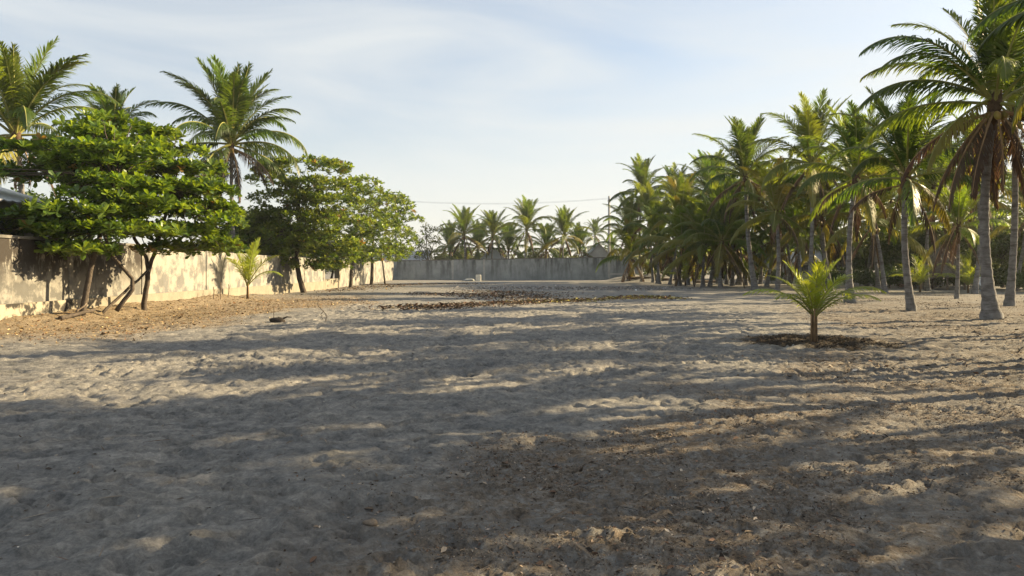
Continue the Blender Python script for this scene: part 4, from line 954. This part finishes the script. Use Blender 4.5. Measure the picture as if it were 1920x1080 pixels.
# low dark shrubs at the far edge of the grove
SG = 'dark shrubs at the back of the grove'
lob = [(r2.uniform(-1.3, 1.3), r2.uniform(-1, 1), r2.uniform(0.35, 1.3), 0.75, 0.75, 0.55) for _ in range(8)]
sh = tree_proto('shrub', 'dense dark shrub in the shade at the back of the grove', 'shrub', [([(0, 0, -0.2), (0.05, 0, 0.5)], 0.05, 0.03)], lob, 3600, 0.17, 520, 'bush_leaf', ground_at(1668, 58), 1.0, 0, SG)
for i, (px, D, s) in enumerate([(1640, 60, 1.0), (1700, 58, 1.1), (1735, 60, 1.0), (1800, 60, 1.2), (1850, 58, 1.1), (1890, 54, 1.1), (1930, 50, 1.1), (1600, 66, 1.0), (1560, 72, 1.0), (1440, 78, 1.0), (1350, 86, 1.0), (1300, 90, 1.0), (1250, 92, 1.0), (1215, 94, 0.9)]):
    lb = 'dark shrub under the dense palm stand near the rubbish mound' if px < 1380 else 'dark shrub next to the pale bungalow' if px < 1620 else 'dark shrub between the upright palm and the thatched hut' if px < 1760 else 'dark shrub behind the white plastic tub and thick palm'
    copy_tree(sh, ground_at(px, D), r2.uniform(0, 6.28), s * r2.uniform(0.85, 1.15), lb, SG + ' ' + lb[11:])
# beyond the grey wall
tree_proto('feathery_tree', 'thin half-bare feathery tree next to the almond trees behind the grey wall', 'tree', [([(0, 0, -0.2), (0.1, 0, 3.0), (-0.1, 0.1, 6.0)], 0.13, 0.05), ([(0.1, 0, 2.4), (1.0, 0.2, 5.0)], 0.07, 0.03), ([(0, 0, 2.6), (-1.1, 0.1, 5.2)], 0.07, 0.03)],
           [(-1.2, 0, 5.4, 1.1, 1.0, 0.7), (1.0, 0, 5.4, 1.2, 1.0, 0.8), (0, 0, 6.8, 1.0, 1.0, 0.9), (1.5, 0.3, 6.9, 0.9, 0.8, 0.35), (-0.5, 0, 4.2, 1.4, 1.2, 0.8), (0.8, 0, 3.6, 1.3, 1.0, 0.7), (-1.0, 0, 3.2, 1.0, 1.0, 0.6)], 2100, 0.26, 540, 'far_leaf', ground_at(800, 103))
r3 = random.Random(4)
for i, (px, D, s, lb) in enumerate([(845, 118, 1.0, 'pale green bush tree behind the squat palm'), (955, 120, 0.9, 'rounded scrub tree between the two middle palms'), (1020, 122, 0.95, 'olive scrub tree right of the broadest palm'), (1085, 124, 1.0, 'yellowish scrub tree behind the grey wall cottages'), (1160, 128, 1.0, 'dim green tree behind the framed wall bay'), (830, 101, 0.62, 'bright bush tree just behind the wall below the squat palm'), (905, 102, 0.55, 'bush tree just behind the wall in front of the white gabled cottage'), (990, 101, 0.6, 'bush tree just behind the wall under the broadest palm'), (1065, 102, 0.62, 'yellow green bush tree just behind the wall beside the grey cottage')]):
    lob = [(r3.uniform(-2.4, 2.4), r3.uniform(-1.6, 1.6), r3.uniform(1.4, 4.6), r3.uniform(1.0, 1.7), r3.uniform(1.0, 1.7), r3.uniform(0.7, 1.1)) for _ in range(9)]
    tree_proto('scrub_tree', lb, 'tree', [([(0, 0, -0.2), (0.1, 0, 1.2), (0, 0.1, 2.0)], 0.14, 0.08)], lob, 3600, 0.36, 560 + i, 'far_leaf', ground_at(px, D), s)
# left, behind the wall
for i, (px, D, s, lb) in enumerate([(480, 60, 1.0, 'leafy tree behind the boundary wall below the tall dark palm'), (560, 78, 1.1, 'leafy tree behind the wall and the flat-topped almond'), (100, 36, 0.9, 'leafy tree behind the house with the white roof'), (640, 96, 1.1, 'leafy tree behind the dark gateway')]):
    p = ground_at(px, D); p.x = min(p.x, -18.5); copy_tree(protos[i % 3], p, i * 1.3, s, lb, 'trees behind the boundary wall')
copy_tree(protos[1], Vector((-16.9, 47.5, 0)), 0.7, 1.0, 'leafy tree squeezed between the two almond groups behind the wall', 'trees behind the boundary wall')
copy_tree(protos[2], Vector((-17.4, 53.5, 0)), 2.1, 1.05, 'leafy tree behind the wall at the flat-topped almond trunk', 'trees behind the boundary wall')
# far wooded belt that closes the horizon
r4 = np.random.default_rng(6)
lob = []
for k in range(260):
    a = k / 260; x = -260 + 520 * a; y = 215 + 30 * math.sin(a * 9) + r4.uniform(-12, 12)
    lob.append((x, y, r4.uniform(1.0, 3.4), r4.uniform(2.5, 5), r4.uniform(2, 4), r4.uniform(1.6, 3.6)))
V, Q, T = leaf_cloud(60000, lob, 1.1, 640, 0.4)
tag(obj('distant_wood', mesh_np('distant_wood', V, None, T, [M['far_leaf']])), 'far belt of trees along the horizon', None, None, 'stuff')

# ------------------------------------------------------------------ small things on the sand
def lump(name, loc, sx, sy, sz, m, label, cat, seed, jag=0.18, rotz=0):
    r = np.random.default_rng(seed); n, k = 12, 8; v = []
    ph = r.uniform(0, 6, 6)
    for i in range(k + 1):
        a = PI * i / k
        for j in range(n):
            b_ = 2 * PI * j / n; q = 1 + jag * (math.sin(2 * b_ + ph[0] + 2 * a) + 0.7 * math.sin(3 * a + ph[1] + b_) + 0.5 * math.sin(5 * b_ + ph[2])) * 0.6
            v.append((sx * q * math.sin(a) * math.cos(b_), sy * q * math.sin(a) * math.sin(b_), sz * q * math.cos(a) + sz * 0.7))
    q = [(i * n + j, (i + 1) * n + j, (i + 1) * n + (j + 1) % n, i * n + (j + 1) % n) for i in range(k) for j in range(n)]
    b = MB(); b.add(v, q); o = obj(name, b.mesh(name, [m], True), None, loc, (0, 0, rotz)); return tag(o, label, cat)
p = ground_at(521, depth(605)); 
CH = thing('coconut_husk', (p.x, p.y, zg(p.x, p.y)), 'dark coconut husk lying alone on the open sand', 'husk')
h = lump('husk_body', (0, 0, -0.02), 0.24, 0.15, 0.10, M['husk'], None, None, 3); h.parent = CH
b = MB(); b.tube([(0.1, 0, 0.1), (0.26, 0.03, 0.17), (0.40, 0.02, 0.16)], [0.03, 0.02, 0.008], 6); obj('stalk', b.mesh('stalk', [M['husk']], True), CH)
# bare branch stuck in the sand
p = ground_at(609, depth(603)); BR = thing('dead_branch', (p.x, p.y, zg(p.x, p.y)), 'bent bare branch sticking up out of the sand', 'branch')
limb(BR, 'stem', [(0.02, 0, -0.08), (0.06, 0, 0.12), (-0.04, 0.02, 0.30), (-0.20, 0.05, 0.42), (-0.24, 0.05, 0.68)], 0.016, 0.007, 6)
limb(BR, 'side_twig', [(-0.04, 0.02, 0.30), (-0.12, 0, 0.18), (-0.06, -0.02, 0.06)], 0.011, 0.006, 6)
p = ground_at(513, depth(598)); ST = thing('thin_stick', (p.x, p.y, zg(p.x, p.y)), 'thin upright stick next to the coconut husk', 'stick')
limb(ST, 'shaft', [(0, 0, -0.1), (0.01, 0, 0.2), (-0.01, 0, 0.42)], 0.012, 0.007, 6)
# fallen log propped from the ground to the forked almond trunk
LG = thing('leaning_pole', (-13.0, 23.9, zg(-13.0, 23.9)), 'long pole propped slanting against the forked almond trunk', 'pole')
limb(LG, 'shaft', [(-0.1, -0.1, 0.0), (0.15, 0.9, 0.7), (0.38, 2.05, 1.45)], 0.055, 0.04, 8)
LG = thing('fallen_log', (-12.9, 21.2, zg(-12.9, 21.2)), 'weathered grey log lying on the bank below the mouldy wall', 'log')
limb(LG, 'trunk', [(-0.05, 0.2, 0.05), (0.0, 0.8, 0.12), (0.15, 1.6, 0.22)], 0.07, 0.045, 9, 'bark')
limb(LG, 'stub', [(0.05, 0.8, 0.2), (0.25, 1.0, 0.45)], 0.04, 0.02, 6, 'wood')
# stakes by the wall
for px, D, hh, lb in ((397, 33.0, 0.55, 'short stake leaning before the cream wall'), (413, 33.6, 0.75, 'tallest of the thin stakes before the cream wall'), (428, 34.4, 0.6, 'thin stake beside the slim young palm')):
    q_ = ground_at(px, D); q_.x = max(q_.x, -13.2); t = thing('wooden_stake', (q_.x, D, zg(q_.x, D)), lb, 'stake'); limb(t, 'shaft', [(0, 0, -0.15), (0.03, 0, hh * 0.5), (0.0, 0.03, hh)], 0.026, 0.018, 6, 'wood'); limb(t, 'stub', [(0.02, 0, hh * 0.6), (0.10, -0.03, hh * 0.8)], 0.012, 0.006, 5, 'wood')
# white block and tarp heap at the far wall
p = ground_at(897, 93); WB = thing('white_block', (p.x, p.y, zg(p.x, p.y)), 'cream white concrete block standing at the foot of the grey wall', 'block')
obj('block_body', prism(-0.32, 0.32, -0.3, 0.3, -0.1, 0.72, M['white_block'], nm='block_body'), WB); obj('block_cap', prism(-0.28, 0.28, -0.26, 0.26, 0.72, 0.80, M['white_block'], nm='block_cap'), WB)
p = ground_at(879, 93.5); lump('sand_heap', (p.x, p.y, -0.15), 0.8, 0.6, 0.22, M['wall_grey'], 'small grey heap beside the white block', 'heap', 8)
p = ground_at(1690, 62); lump('pink_stone', (p.x, p.y, 0.15), 0.55, 0.4, 0.5, M['pink_stone'], 'pinkish boulder in front of the dark shrubs', 'stone', 11)
p = ground_at(1838, 52); TB = thing('plastic_tub', (p.x, p.y, zg(p.x, p.y)), 'white plastic tub tipped on the sand before the shrubs', 'tub')
def tub():
    b = MB(); n = 16; v = []
    prof = [(0.0, 0.0), (0.36, 0.0), (0.44, 0.42), (0.49, 0.44), (0.49, 0.40), (0.41, 0.40), (0.33, 0.05), (0.0, 0.05)]
    for (r_, z) in prof:
        for j in range(n): a = 2 * PI * j / n; v.append((r_ * math.cos(a) * 1.25, r_ * math.sin(a), z))
    q = [(i * n + j, i * n + (j + 1) % n, (i + 1) * n + (j + 1) % n, (i + 1) * n + j) for i in range(len(prof) - 1) for j in range(n)]
    b.add(v, q); return b.mesh('tub_body', [M['white_plastic']], True)
obj('tub_body', tub(), TB, (0, 0, 0.36), (math.radians(58), 0, 0.3))
b = MB(); b.tube([(-0.5, -0.1, 0.02), (-0.2, -0.32, 0.03), (0.3, -0.36, 0.02)], [0.02] * 3, 6); obj('handle', b.mesh('handle', [M['white_plastic']], True), TB)
# logs in the rubbish mound by the framed bay
for i, (px, D, ln, az, lb) in enumerate([(1200, 86.5, 3.2, 0.15, 'dark log lying across the rubbish mound by the framed bay'), (1250, 85, 2.6, -0.2, 'short log at the right end of the rubbish mound'), (1330, 78, 3.0, 0.3, 'weathered log lying under the dense palm stand')]):
    p = ground_at(px, D); t = thing('log', (p.x, p.y, zg(p.x, p.y) + 0.06), lb, 'log', rotz=az); limb(t, 'trunk', [(-ln / 2, 0, 0.05), (0, 0.05, 0.1), (ln / 2, 0, 0.05)], 0.16, 0.12, 9, 'wood'); limb(t, 'stub', [(0.3, 0, 0.1), (0.55, -0.1, 0.4)], 0.05, 0.03, 6, 'wood')
# pale stones on the near sand
for i, (px, py, s, lb) in enumerate([(500, 972, 0.03, 'small white pebble on the bare near sand'), (695, 981, 0.045, 'tan husk scrap at the edge of the leaf litter'), (765, 988, 0.035, 'reddish dry leaf scrap next to the tan husk scrap')]):
    D = depth(py); p = at(px, py, D); lump('stone' if i == 0 else 'husk_scrap', (p.x, D, zg(p.x, D) - s * 0.2), s, s * 0.8, s * 0.5, M['white_plastic'] if i == 0 else M['wood'], lb, 'stone' if i == 0 else 'scrap', 30 + i)

# ------------------------------------------------------------------ evening air
hz = MB(); hz.box(-700, 700, -30, 900, -3.0, 32.0)
hm = bpy.data.materials.new('haze'); hm.use_nodes = True; hn = hm.node_tree; hn.nodes.clear()
ho = hn.nodes.new('ShaderNodeOutputMaterial'); hv = hn.nodes.new('ShaderNodeVolumePrincipled')
hv.inputs['Color'].default_value = (0.86, 0.92, 1.0, 1); hv.inputs['Density'].default_value = 0.0003; hv.inputs['Anisotropy'].default_value = 0.2
hn.links.new(hv.outputs[0], ho.inputs['Volume'])
tag(obj('haze', hz.mesh('haze', [hm])), 'thin bright haze over the whole lot', None, None, 'stuff')
